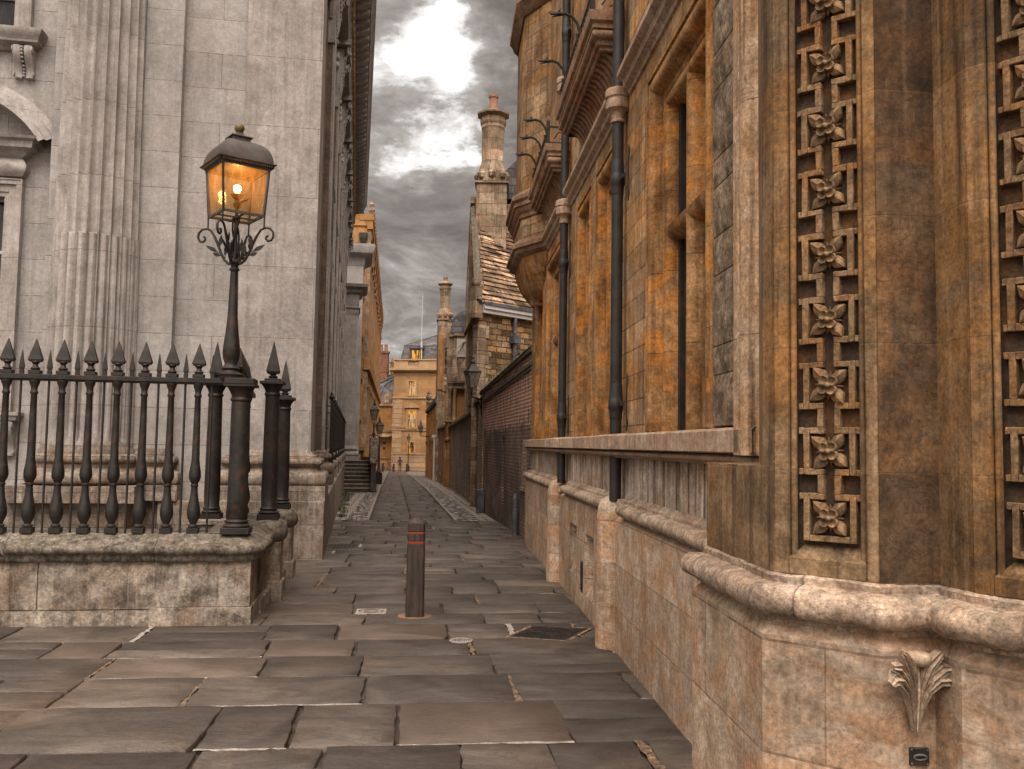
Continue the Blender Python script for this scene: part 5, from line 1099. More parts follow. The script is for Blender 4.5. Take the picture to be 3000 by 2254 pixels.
for sx in (-1, 1):
    for sz in (-1, 1): q = MB(); q.lathe([(.001, 0), (.003, 0), (.003, .003), (.001, .004)], seg=8, M=Matrix.Translation((sx*.024, -.008, sz*.021)) @ Matrix.Rotation(math.pi/2, 4, 'X')); q.build('screw', M['lead'], PT)
rf = MB(); rf.box(-1.5, XE, -6, -.1, 12.9, 13.1); rf.box(XE-.3, XE-.03, -6, -.6, 0, 13); rf.box(-3.6, XE, -6.2, -6, 0, 13); rf.build('rear_mass', M['ashlar'], RB)
# ================================================================ RIGHT SIDE OF THE LANE
def axis_thing(name, label, cat, p0, p1, z=0, group=None):
    d = Vector(p1)-Vector(p0); return thing(name, label, cat, (p0[0], p0[1], z), math.atan2(d.y, d.x), group), d.length
def sloped_wall(mb, x0, x1, y0, y1, z0, za, zb, n=1):
    mb.add([(x0, y0, z0), (x1, y0, z0), (x1, y1, z0), (x0, y1, z0), (x0, y0, za), (x1, y0, zb), (x1, y1, zb), (x0, y1, za)], [(0, 1, 2, 3), (4, 7, 6, 5), (0, 4, 5, 1), (1, 5, 6, 2), (2, 6, 7, 3), (3, 7, 4, 0)])
WA, L = axis_thing('brick_wall', 'tall sooty brick wall with a cleaner red band, next to the stone building', 'wall', (.40, 16.9), (-.90, 27.0))
b = MB(); sl_x = 4.35
for x0, x1 in ((0, sl_x), (sl_x+.45, 9.35)):
    sloped_wall(b, x0, x1, -.4, 0, -.6, 3.52-.028*x0, 3.52-.028*x1)
b.box(sl_x, sl_x+.45, -.4, -.16, -.6, 3.38); b.box(sl_x, sl_x+.45, -.16, 0, 1.95, 3.38)
b.build('wall', M['brick_dark'], WA)
b = MB(); sloped_wall(b, 9.36, L+.1, -.4, .035, -.6, 3.24, 3.2); b.build('end_pier', M['brick_buff'], WA)
b = MB()
for dz, o, th in ((3.20, .03, .07), (3.27, .05, .07), (3.52, .07, .08)):
    b.add([(x, y, dz-.028*x+h) for x in (0, L) for y in (-.42, o) for h in (0, th)], [(0, 1, 3, 2), (4, 6, 7, 5), (0, 4, 5, 1), (2, 3, 7, 6), (0, 2, 6, 4), (1, 5, 7, 3)])
b.add([(x, y, z-.028*x) for x in (0, L) for y, z in ((-.45, 3.60), (.09, 3.60), (-.18, 3.74))], [(0, 1, 4, 3), (1, 2, 5, 4), (2, 0, 3, 5)]); b.build('coping', M['coping'], WA)
b = MB(); b.box(.75, 1.35, .0, .012, .95, 1.75); b.box(.70, 1.42, .0, .04, .86, .93); b.build('brick_panel', M['brick_buff'], WA)
# ivy and weeds on the coping
random.seed(21); g = MB()
for _ in range(1500):
    x = random.random()**.7*(L-.5)+.3; cl = mnoise.noise(Vector((x*1.3, 3, 0)))
    if cl < -.12: continue
    y = random.gauss(-.05, .09); z = 3.66-.028*x+abs(random.gauss(0, .05))*(1+2*max(0, cl))-.10*max(0, y); s_ = random.uniform(.012, .03); a = random.uniform(0, 6.28); t1 = Vector((math.cos(a), math.sin(a), random.uniform(-.4, .4))); t2 = Vector((-math.sin(a), math.cos(a), random.uniform(-.5, .5))); c = Vector((x, y, z))
    g.add([c-t1*s_, c-t2*s_*.7, c+t1*s_, c+t2*s_*.7], [(0, 1, 2, 3)])
m, t, p = newmat('pale_ivy'); co = t.coord(); t.put(p, 'Base Color', t.mix(t.ramp(t.noise(co, 12, 3, .6), [(.4, 0.), (.6, 1.)]), (.05, .06, .025), (.20, .21, .13))); p.inputs['Roughness'].default_value = .6; M['ivy'] = m
o = g.build('ivy', M['ivy']); o.location = WA.location; o.rotation_euler = WA.rotation_euler; tag(o, 'pale small leaved creeper straggling along the sloping brick coping', 'ivy', kind='stuff')
# street name plate
SG = thing('street_sign', 'white street name plate on the dark brick wall beside the stone building', 'sign', (0, 0, 0)); SG.matrix_world = WA.matrix_basis @ Matrix.Translation((.72, .02, 2.98)) if False else Matrix()
SG.location = (.40-.72*.1277+.02, 16.9+.72*.9918, 2.98); SG.rotation_euler = (0, 0, WA.rotation_euler.z+math.pi)
b = MB(); b.box(-.42, .42, -.012, .004, -.125, .125); b.build('plate', M['white_paint'], SG)
b = MB()
for q in ((-.41, .41, .108, .116), (-.41, .41, -.116, -.108)): b.box(q[0], q[1], -.0155, -.012, q[2], q[3])
for q in ((-.412, -.404), (.404, .412)): b.box(q[0], q[1], -.0155, -.012, -.1075, .1075)
b.build('border', M['iron'], SG)
for txt, z, sz in (('SENATE HOUSE', .015, .098), ('PASSAGE', -.092, .098)):
    cu = bpy.data.curves.new('lettering', 'FONT'); cu.body = txt; cu.size = sz; cu.align_x = 'CENTER'; cu.extrude = .0015; cu.materials.append(M['iron'])
    o_ = bpy.data.objects.new('lettering_curve', cu); COL.objects.link(o_); bpy.context.view_layer.update(); me = bpy.data.meshes.new_from_object(o_.evaluated_get(bpy.context.evaluated_depsgraph_get())); bpy.data.objects.remove(o_)
    o = bpy.data.objects.new('lettering', me); COL.objects.link(o); o.parent = SG; o.location = (0, -.0145, z); o.rotation_euler = (math.pi/2, 0, 0)
# pipe, cable box
def onwall(W_, x, y): c, s = math.cos(W_.rotation_euler.z), math.sin(W_.rotation_euler.z); return (W_.location.x+c*x-s*y, W_.location.y+s*x+c*y)
X, Y = onwall(WA, 1.55, .10)
T = thing('vent_pipe', 'short grey pipe with a collar standing against the foot of the brick wall', 'pipe', (X, Y, gz(Y))); b = MB(); b.lathe([(.055, -.05), (.055, .5), (.06, .5), (.06, .53), (.045, .54), (.045, .72), (.052, .72), (.052, .78), (.04, .80), (.04, .86)], seg=14); b.build('pipe', M['lead'], T, ang=40)
X, Y = onwall(WA, L-1.35, .12)
T = thing('cable_box', 'tall narrow grey metal box at the foot of the wall lamp pipe', 'box', (X, Y, gz(Y)), WA.rotation_euler.z); b = MB(); b.box(-.16, .16, -.10, .10, -.05, .62); b.box(-.17, .17, -.11, .11, .62, .65); b.build('box', M['lead'], T, bevel=.008)
# second, lower wall
WB, L2 = axis_thing('brick_wall', 'lower brown brick wall with ragged stone coping beyond the wall lamp', 'wall', (-.93, 27.3), (-3.12, 46.2))
b = MB(); b.box(0, 4.2, -.4, .0, -.8, 3.05); sloped_wall(b, 4.2, L2, -.4, 0, -.9, 2.78, 2.60); b.build('wall', M['brick_brown'], WB)
b = MB(); b.box(-.05, .55, -.42, .04, -.8, 3.10); b.build('end_pier', M['brick_buff'], WB)
b = MB(); b.prism([(-.1, -.5), (4.3, -.5), (4.3, .12), (-.1, .12)], 3.06, 3.16); 
x = 4.2
while x < L2: w__ = random.uniform(.35, .6); zt = 2.78-.18*(x-4.2)/(L2-4.2); b.box(x+.01, x+w__, -.5+random.uniform(-.04, .04), .10+random.uniform(-.03, .05), zt+.001, zt+.07+random.uniform(0, .05)); x += w__
b.build('coping', M['coping'], WB)
D_, L3 = axis_thing('stone_doorcase', 'narrow buff stone doorcase with slender shafts set in the brick wall', 'doorway', (-3.12, 46.3), (-3.36, 48.3))
b = MB()
for x0, x1 in ((0, .45), (1.55, 2.0)): b.box(x0, x1, -.4, .16, -.9, 2.35)
b.box(0, 2.0, -.4, .16, 2.15, 2.9); b.box(-.08, 2.08, -.4, .24, 1.95, 2.12); b.box(-.1, 2.1, -.42, .22, 2.9, 3.0)
for x in (.15, .38, 1.62, 1.85): b.lathe([(.05, -.4), (.05, 1.95)], (x, .20, 0), 8)
b.build('surround', M['brown'], D_, bevel=.01); b = MB(); b.box(.45, 1.55, -.2, -.12, -.9, 2.15); b.build('door', M['wood'], D_)
WC, L4 = axis_thing('brick_wall', 'red brick wall on a rubble base beyond the buff doorcase', 'wall', (-3.38, 48.4), (-5.0, 61.6))
b = MB(); b.box(0, L4, -.4, 0, -.05, 2.72); b.build('wall', M['brick_red'], WC); b = MB(); b.box(0, L4, -.42, .04, -1.2, -.051); b.build('rubble_base', M['rubble'], WC); b = MB(); b.box(-.1, L4+.1, -.5, .12, 2.721, 2.84); b.build('coping', M['coping'], WC)
# low orange building beyond it
OB = thing('stone_building', 'low orange stone building with a curved slate roof at the far right of the lane', 'building', (0, 0, 0)); pts = [(-5.1, 61.9), (-7.75, 83), (-2, 83), (-2, 61.9)]
b = MB(); b.prism([p_ for p_ in reversed(pts)], -2, 4.55); b.build('wall', M['brown'], OB)
b = MB()
for z0, z1, o in ((1.75, 2.0, .10), (4.55, 4.85, .16), (4.3, 4.4, .06)): b.sweep([(-2, 61.9), (-5.1, 61.9), (-7.75, 83)], [(-.05, z0), (o, z0+.02), (o, z1), (-.1, z1+.05)], side=-1)
b.build('string_moulding', M['coping'], OB)
b = MB()
for k in range(7):
    u = k/7; X = -5.1-2.65*u; Y = 61.9+21.1*u; b.box(-.14, .14, -.2, .2, -2, 4.3, M=Matrix.Translation((X, Y, 0)) @ RZ(.125))
b.build('buttress', M['brown'], OB)
b = MB(); vs = []; n = 8
for i in range(n+1): a = rad(90*i/n); vs += [(-5.1+2.2*(1-math.cos(a))*.9, 61.9, 4.85+1.3*math.sin(a)), (-7.75+2.2*(1-math.cos(a))*.9, 83, 4.85+1.3*math.sin(a))]
vs += [(-2, 61.9, 6.15), (-2, 83, 6.15)]; b.add(vs, [(2*i, 2*i+1, 2*i+3, 2*i+2) for i in range(n+1)], True); b.add([(-5.1, 61.9, 4.8)]+[vs[2*i] for i in range(n+2)]+[(-2, 61.9, 4.8)], [tuple(range(n+4))]); b.build('roof', M['slate'], OB)
b = MB(); b.lathe([(.22, 4.85), (.22, 5.3), (.28, 5.33), (.28, 5.4), (.14, 5.45), (.12, 5.55), (.25, 5.75), (.25, 5.9), (.12, 6.1), (.18, 6.2), (.05, 6.4)], (-7.2, 78.5, 0), 10); b.build('finial', M['chim'], OB)
DP = thing('drainpipe', 'pale downpipe at the near corner of the low orange building', 'drainpipe', (-5.22, 61.7, 0)); b = MB(); b.lathe([(.07, -1), (.07, 2.2)], seg=10); b.box(-.16, .16, -.12, .12, 2.2, 2.4); b.build('pipe', M['white_paint'], DP)
# ---- rubble gabled house behind the brick wall
P0, P1, P2 = Vector((-1.12, 28.5)), Vector((2.5, 32.3)), Vector((-1.76, 34.9))
HA = thing('stone_house', 'rubble stone house with a steep patchy stone tiled roof behind the brick wall', 'house', (P0.x, P0.y, 0), math.atan2(3.8, 3.62))
def hl(X, Y): a = HA.rotation_euler.z; dx, dy = X-P0.x, Y-P0.y; return (math.cos(a)*dx+math.sin(a)*dy, -math.sin(a)*dx+math.cos(a)*dy)
l1, l2 = hl(*P1), hl(*P2)
b = MB(); b.prism([(.0, 0), l1, (l1[0], 5), l2], -.5, 6.0); b.build('wall', M['rubble'], HA)
b = MB()
for k in range(14): b.box(-.02, .36+.14*(k % 2), -.03, .2, -.3+k*.42, .11+k*.42)
b.build('quoin', M['chim'], HA, bevel=.01)
R0 = hl(-1.42, 33.2); R1 = (R0[0]+5.2, R0[1])
b = MB(); ea = (.02, -.12, 6.2); eb = (l1[0], -.12, 6.2); b.add([ea, eb, (R1[0], R1[1], 10.4), (R0[0], R0[1], 10.4)], [(0, 1, 2, 3)]); b.build('roof', M['tiles'], HA)
b = MB()   # tile courses standing proud
A0, B0, A1, B1 = Vector(ea), Vector(eb), Vector((R0[0], R0[1], 10.4)), Vector((R1[0], R1[1], 10.4)); nr = (B0-A0).cross(A1-A0).normalized(); random.seed(2)
for j in range(22):
    u0, u1 = j/22, (j+1.12)/22; x = random.uniform(0, .03)
    while x < .99:
        w__ = random.uniform(.055, .11)*(1.25-.4*j/22); xa, xb = x+.002, min(.998, x+w__-.002); x += w__; th = random.uniform(.02, .05)
        q = [A0.lerp(A1, u0).lerp(B0.lerp(B1, u0), xa), A0.lerp(A1, u0).lerp(B0.lerp(B1, u0), xb), A0.lerp(A1, min(1, u1)).lerp(B0.lerp(B1, min(1, u1)), xb), A0.lerp(A1, min(1, u1)).lerp(B0.lerp(B1, min(1, u1)), xa)]
        b.add([q[0]+nr*(th+.03), q[1]+nr*(th+.03), q[2]+nr*.012, q[3]+nr*.012, q[0]+nr*.002, q[1]+nr*.002], [(0, 1, 2, 3), (4, 5, 1, 0), (4, 0, 3), (5, 2, 1)])
ob_t = b.build('roof_tiles', M['tiles'], HA, ang=20)
b = MB(); d2 = (Vector((R0[0], R0[1], 10.4))-Vector(ea)); 
b.tube([Vector(ea)+Vector((-.16, -.05, .05)), Vector((R0[0]-.16, R0[1], 10.5))], .13, 6); b.build('verge_coping', M['coping'], HA)
b = MB(); b.add([(-.08, .0, 6.0), (R0[0]-.05, R0[1], 10.3), (l2[0], l2[1], 6.0)], [(0, 1, 2)]); b.add([(0, 0, 6), (R0[0], R0[1], 10.3), (0, 0, 6.2)], [(0, 1, 2)]); b.build('gable', M['rubble'], HA)
b = MB(); b.frustum((-.12, -.02), .15, .15, .13, .13, 5.85, 6.75); b.box(-.29, .05, -.19, .15, 5.75, 5.9); b.lathe([(.09, 6.75), (.13, 6.8), (.15, 6.9), (.13, 7.0), (.06, 7.05)], (-.12, -.02, 0), 10); b.build('kneeler', M['chim'], HA)
b = MB(); b.box(.1, l1[0], -.16, .02, 5.95, 6.08); b.box(.1, l1[0], -.22, .02, 6.08, 6.20); b.build('gutter', M['white_paint'], HA)
b = MB(); b.box(.10, l1[0], -.26, -.10, 6.20, 6.30); b.build('lead_flashing', M['lead'], HA)
b = MB(); xx = 1.62; b.lathe([(.07, 2.5), (.07, 5.95)], (xx, -.10, 0), 10); b.box(xx-.16, xx+.16, -.22, .0, 5.1, 5.35); b.build('downpipe', M['lead'], HA)
b = MB(); e_ = hl(-1.85, 35.0); b.tube([(-.04, .0, 6.05), (e_[0], e_[1], 6.05)], .07, 6); b.build('side_coping', M['brown'], HA)
def stack(parent, cx, cy, w2, d2_, z0, z1, z2, z3, rz=0, mat='chim'):
    # square base z0-z1, octagonal shaft z1-z2, cap, pot to z3
    Mx = Matrix.Translation((cx, cy, 0)) @ RZ(rz); b = MB(); b.box(-w2, w2, -d2_, d2_, z0, z1-.08, M=Mx); b.box(-w2-.07, w2+.07, -d2_-.07, d2_+.07, z1-.08, z1, M=Mx)
    c = b.build('chimney', M[mat], parent)
    b = MB(); r_ = min(w2, d2_)*.93; b.lathe([(r_*1.12, z1), (r_*1.10, z1+.25), (r_*.98, z1+.62), (r_*.90, z1+.70), (r_*.86, z1+.74), (r_*.84, z2-.55), (r_*.90, z2-.5), (r_*.88, z2-.38), (r_*1.0, z2-.30), (r_*1.02, z2-.22), (r_*.9, z2-.2), (r_*.92, z2-.08), (r_*1.22, z2), (r_*1.24, z2+.06), (r_*.5, z2+.22)], (0, 0, 0), 8, M=Mx, a0=rad(22.5), sm=False)
    for k in range(8): 
        a = rad(45*k); b.lathe([(.02, -.16), (.13, -.10), (.16, .04), (.05, .2)], (r_*1.02*math.cos(a), r_*1.02*math.sin(a), z1+.28), 6, M=Mx)
    b.build('shaft', M[mat], c, ang=30)
    b = MB(); b.lathe([(r_*.36, z2+.15), (r_*.30, z2+.25), (r_*.30, z3-.12), (r_*.36, z3-.10), (r_*.36, z3), (r_*.2, z3)], (0, 0, 0), 12, M=Mx); b.build('pot', M['terracotta'], c); return c
HB = thing('stone_range', 'long tall stone range with a moulded chimney rising behind the rubble house', 'building', (-1.50, 33.4, 0), math.atan2(1, -.058))
b = MB(); b.box(0, 36, -6, 0, -1, 10.8); b.box(0, 36, -.3, .16, 10.8, 11.05)
b.build('wall', M['chim'], HB)
b = MB()
for k in range(8): b.box(.2+k*4.6, .8+k*4.6, 0, .16, -1, 10.4)
b.build('buttress', M['chim'], HB)
b = MB(); b.add([(0, -.1, 11), (36, -.1, 11), (36, -3, 14), (0, -3, 14), (0, -6, 11), (36, -6, 11)], [(0, 1, 2, 3), (3, 2, 5, 4), (0, 3, 4)]); b.build('roof', M['slate'], HB)
stack(HB, -.55, -.62, .55, .55, 8.6, 11.35, 13.95, 14.75, rz=-HB.rotation_euler.z)
# ---- second house with tall chimney
HC = thing('stone_house', 'narrow stone house with a tall chimney and brown tiled roof farther down the right side', 'house', (-4.95, 60, 0), math.atan2(.3, 2.05))
b = MB(); b.prism([(0, 0), (2.1, 0), (3.4, 20), (1.1, 20)], -1.5, 5.4); b.box(-.0, .34, -.12, .5, 5.4, 9.0)
b.build('wall', M['brown'], HC)
b = MB(); b.prism([(-.02, -.05), (.45, -.05), (.45, .3), (-.02, .3)], -1.5, 9.2); b.build('corner_strip', M['chim'], HC)
b = MB(); b.add([(.3, -.1, 5.3), (2.3, -.1, 5.3), (2.3, 2.6, 9.4), (.3, 2.6, 9.4), (.3, 5, 5.3), (2.3, 5, 5.3)], [(0, 1, 2, 3), (3, 2, 5, 4), (0, 3, 4), (1, 5, 2)]); b.build('roof', M['tiles'], HC)
b = MB(); b.prism([(.0, .3), (.35, .3), (.7, 9), (.45, 9)], 5.4, 8.6); b.build('side_parapet', M['brown'], HC)
stack(HC, .44, .62, .46, .46, 8.2, 10.15, 12.55, 13.05, rz=0)
# ---- sundial tower and classical gate
TW = thing('sundial_tower', 'small domed stone tower with a pale sundial panel rising behind the brown wall', 'tower', (-2.70, 50.9, 0), rad(4))
b = MB(); b.lathe([(.92, -1), (.92, 7.75), (1.02, 7.8), (1.02, 7.95)], seg=6, a0=rad(0), sm=False); b.box(-1.0, .3, -.2, 2.4, -1, 8.6); b.build('wall', M['chim'], TW)
b = MB(); b.lathe([(.95, 7.95), (.86, 8.5), (.66, 8.95), (.35, 9.25), (.05, 9.4)], seg=8); b.box(-.95, -.3, 1.2, 2.4, 8.6, 9.0); b.build('dome', M['slate'], TW, ang=20)
b = MB(); b.box(-.46, .12, -.86, -.80, 6.62, 7.62); S_ = b.build('sundial', M['white_paint'], TW)
b = MB(); b.tube([(-.05, -.88, 7.45), (-.75, -1.25, 6.75)], .018, 6); b.tube([(-.05, -.88, 7.45), (-.42, -.88, 6.8)], .008, 5)
for k in range(6): b.tube([(-.08, -.87, 7.40), (-.40+.08*k, -.87, 6.75)], .005, 4)
b.lathe([(.001, -.01), (.07, 0), (.001, .03)], (-.05, -.87, 7.45), 10); b.build('gnomon', M['gilt'], S_)
GT = thing('stone_gate', 'weathered classical stone gate with pediment and obelisk pinnacles beyond the brown wall', 'gateway', (-3.35, 47.6, 0), rad(3))
b = MB(); b.box(.08, 1.35, .1, 1.8, -1, 4.85); b.build('wall', M['brown'], GT)
b = MB(); b.box(0, 1.45, -.25, 1.9, 4.70, 4.78); b.box(0, 1.45, -.2, 1.9, 4.78, 4.98); b.box(-.05, 1.5, -.32, 1.9, 4.98, 5.06)
for k in range(9): b.box(.04+k*.16, .10+k*.16, -.27, -.2, 4.88, 4.97)
b.add([(-.05, -.34, 5.06), (1.5, -.34, 5.06), (.95, -.34, 5.62), (-.05, .5, 5.06), (1.5, .5, 5.06), (.95, .5, 5.62)], [(0, 1, 2), (3, 5, 4), (0, 2, 5, 3), (1, 4, 5, 2)]); b.build('pediment', M['chim'], GT)
for x in (.10, .34):
    b = MB(); b.lathe([(.13, 3.05), (.13, 3.12), (.10, 3.16), (.085, 4.5), (.12, 4.55), (.13, 4.7)], (x, -.10, 0), 12); b.box(x-.15, x+.15, -.25, .1, 2.0, 3.05); b.build('column', M['endtrim'] if x > .3 else M['chim'], GT)
for x, w__, h in ((.30, .16, 1.2), (.92, .34, 1.25)):
    b = MB(); b.box(x-w__, x+w__, .1, .1+2*w__, 5.06, 5.06+h*.6); b.frustum((x, .1+w__), w__, w__, .02, .02, 5.06+h*.6, 5.06+h*1.1); b.build('pinnacle', M['chim'], GT)
# ================================================================ LEFT FAR SIDE
BB = thing('stone_building', 'tall orange brown classical building with many pilasters beyond the pale hall', 'building', (-9.40, 57, 0), math.atan2(1, -.129))
b = MB(); b.box(0, 50, 0, 7, -1.5, 16.2); b.build('wall', M['brown'], BB); b = MB(); b.box(.05, .45, -.25, 0, 1.6, 16); b.build('corner_strip', M['chim'], BB)
# lane side is local -y
b = MB(); k = 0
x = .5
while x < 50: b.box(x, x+.9, -.22, 0, 1.6, 6.4); x += 3.0
b.build('lower_pilaster', M['endst'], BB)
b = MB(); x = .5
while x < 50: b.box(x, x+.9, -.22, 0, 7.3, 15.39); b.box(x-.1, x+1.0, -.30, 0, 14.8, 15.38); x += 3.0
b.build('upper_pilaster', M['endst'], BB)
b = MB(); b.box(-.1, 50, -.40, 0, 6.4, 7.2); b.box(-.1, 50, -.5, .1, .9, 1.6); b.box(-.1, 50, -.36, 0, 15.4, 15.95); b.box(-.15, 50, -.42, .5, 15.95, 16.4); b.box(-.1, 0, 0, 7, 15.6, 16.3); b.build('cornice', M['brown'], BB)
b = MB(); b.lathe([(.16, 16.9), (.24, 17.1), (.14, 17.3), (.2, 17.5), (.04, 17.7)], (0, 0, 0), 6); urn = b.build('urn_finial', M['chim'], BB); urn.location = (0, -.25, -.5)
for k in range(1, 46): inst(urn, (1.1*k, -.25, -.5), BB)
b = MB(); x = 1.6
while x < 49: b.box(x, x+1.4, -.06, .0, 8.2, 13.6); b.box(x, x+1.4, -.06, 0, 2.4, 5.2); x += 3.0
b.build('window_pane', M['window_dark'], BB)
b = MB(); x = 1.4
while x < 49:
    for z0, z1 in ((8.0, 13.8), (2.2, 5.4)): b.box(x, x+.2, -.18, 0, z0, z1); b.box(x+1.6, x+1.8, -.18, 0, z0, z1); b.box(x-.1, x+1.9, -.3, 0, z1, z1+.25)
    x += 3.0
b.build('window_surround', M['endst'], BB)
b = MB(); b.box(-.5, 0, .0, 5, -1.5, 1.3); b.box(-.7, 0, -.2, 5, 1.3, 1.55); b.box(-.55, -.05, .62, 1.05, 1.56, 2.6); b.build('porch_base', M['chim'], BB)
DP = thing('drainpipe', 'black drainpipe with hopper head on the near end of the orange brown building', 'drainpipe', (-9.62, 56.85, 0)); b = MB(); b.lathe([(.07, 1.6), (.07, 14.3)], seg=10); b.build('pipe', M['pipe'], DP); b = MB(); b.frustum((0, 0), .1, .1, .24, .2, 14.3, 14.8); b.box(-.24, .24, -.2, .2, 14.8, 15.1); b.build('hopper', M['pipe'], DP)
b = MB()
for z in (3, 5.6, 8.2, 10.8, 13.2): b.box(-.16, .16, -.1, .1, z, z+.22)
b.build('bracket', M['pipe'], DP)
# porch-like cornice block between the hall and the orange building
q = MB(); q.box(-1.4, .62, 38.05, 41.5, -.6, 11.9); q.sweep([(-1.4, 38.05), (.62, 38.05), (.62, 41.5)], [(0, 11.9), (.06, 12.0), (.10, 12.4), (.5, 12.6), (.62, 12.9), (.62, 13.1), (-.3, 13.2)]); q.build('rear_block', M['pale'], SH)
# ================================================================ END BUILDING
EB = thing('end_building', 'cream stone three storey building with lit windows and slate mansard closing the lane', 'building', (-15.10, 115.3, 0), rad(-8.6))
zb = -1.9
hol = [(2.0, 2.9, 7.95, 9.75), (1.95, 3.0, 3.80, 5.95), (2.15, 2.85, .62, 1.95)]
b = MB(); b.wall(0, 10, .47, 10.9, hol, y=0, depth=.35); b.box(0, .3, .01, 8, zb, 10.9); b.box(0, 10, .4, .5, .47, 10.9); b.build('wall', M['endst'], EB)
b = MB(); b.box(-.06, 10, -.08, 1, zb, .40); b.build('banded_base', M['rustic'], EB)
b = MB(); b.box(-.05, 1.15, -.06, .0, .62, 3.45); b.box(-.05, 1.15, -.06, 0, 3.95, 7.5); b.build('quoin', M['rustic'], EB)
b = MB()
for z0, z1, o in ((.40, .60, .14), (3.45, 3.62, .12), (3.80, 3.92, .08), (7.52, 7.72, .14), (10.55, 10.65, .06), (10.9, 11.1, .25), (11.1, 11.38, .55)): b.box(-o, 10, -o, .5, z0, z1)
b.box(-.05, 10, -.05, .4, 11.38, 11.75); b.box(-.12, 10, -.14, .45, 12.40, 12.58)
for x0, x1 in ((-.02, 1.85), (3.25, 10)): b.box(x0, x1, -.02, .35, 11.75, 12.40)
b.build('string_course', M['endtrim'], EB)
for k in range(7): b = MB(); b.lathe([(.05, 11.75), (.09, 11.82), (.10, 11.95), (.05, 12.15), (.04, 12.25), (.08, 12.32), (.08, 12.40)], (1.98+.19*k, .15, 0), 8); b.build('baluster', M['endtrim'], EB)
for i, (x0, x1, z0, z1) in enumerate(hol):
    fr_ = MB(); o = .17
    fr_.box(x0-o, x0, -.10, .05, z0-.05, z1+o); fr_.box(x1, x1+o, -.10, .05, z0-.05, z1+o); fr_.box(x0, x1, -.10, .05, z1, z1+o); fr_.box(x0-o-.08, x1+o+.08, -.18, .05, z0-.17, z0-.051)
    if i == 1: fr_.add([(x0-.45, -.22, 6.45), (x1+.45, -.22, 6.45), ((x0+x1)/2, -.22, 7.0), (x0-.45, .1, 6.45), (x1+.45, .1, 6.45), ((x0+x1)/2, .1, 7.0)], [(0, 1, 2), (0, 2, 5, 3), (1, 4, 5, 2)]); fr_.box(x0-.45, x1+.45, -.24, .05, 6.33, 6.449)
    if i == 2: fr_.add([(x0, -.02, z1), (x0, -.02, z1-.35), ((x0*.85+x1*.15), -.02, z1-.12), ((x0+x1)/2, -.02, z1)], [(0, 1, 2, 3)]); fr_.add([(x1, -.02, z1), (x1, -.02, z1-.35), ((x1*.85+x0*.15), -.02, z1-.12), ((x0+x1)/2, -.02, z1)], [(0, 3, 2, 1)])
    f = fr_.build('window', M['endtrim'], EB)
    b = MB(); b.box(x0, x1, .22, .25, z0, z1); b.build('pane', M['lit'], f)
    b = MB(); xm = (x0+x1)/2; b.box(xm-.05, xm+.05, .14, .20, z0, z1)
    for zc in ((z0*.45+z1*.55),): b.box(x0, x1, .14, .20, zc-.04, zc+.04)
    for xm in (x0*.75+x1*.25, x0*.25+x1*.75): b.box(xm-.02, xm+.02, .15, .19, z0, z1)
    for k in range(1, 5): zc = z0+(z1-z0)*k/5; b.box(x0, x1, .15, .19, zc-.015, zc+.015)
    b.build('glazing_bars', M['white_paint'] if i < 2 else M['iron'], f)
b = MB(); b.add([(.45, .9, 12.3), (10, .9, 12.3), (10, 2.0, 14.45), (.8, 1.6, 14.45), (.45, 9, 12.3), (.8, 8, 14.45)], [(0, 1, 2, 3), (0, 3, 5, 4)]); b.add([(.75, 1.55, 14.45), (10, 1.95, 14.45), (10, 5, 16.3), (4.6, 4.6, 16.2), (.75, 8, 14.45)], [(0, 1, 2, 3), (0, 3, 4)]); b.build('mansard_roof', M['slate'], EB)
b = MB(); b.tube([(.78, 1.58, 14.47), (10, 1.98, 14.47)], .06, 5); b.tube([(.78, 1.58, 14.47), (4.6, 4.6, 16.25)], .06, 5); b.build('lead_ridge', M['lead'], EB)
b = MB(); b.box(1.95, 3.35, .75, 1.6, 12.3, 14.0); b.box(1.7, 3.55, .6, 1.7, 14.0, 14.1); f = b.build('dormer', M['slate'], EB)
b = MB(); b.box(2.08, 3.22, .70, .74, 12.35, 13.75); b.build('pane', M['lit'], f); b = MB(); b.box(2.6, 2.72, .66, .70, 12.3, 13.8); b.box(2.0, 2.08, .66, .70, 12.3, 13.8); b.box(3.22, 3.3, .66, .70, 12.3, 13.8); b.build('glazing_bars', M['iron'], f)
FP = thing('flagpole', 'thin bare flagpole standing on the roof of the end building', 'flagpole', (-11.70, 115.6, 12.6)); b = MB(); b.lathe([(.11, -.5), (.10, 2.1), (.045, 2.15), (.03, 8.3)], seg=8); b.lathe([(.001, 8.3), (.10, 8.38), (.001, 8.48)], seg=8); b.build('pole', M['white_paint'], FP)
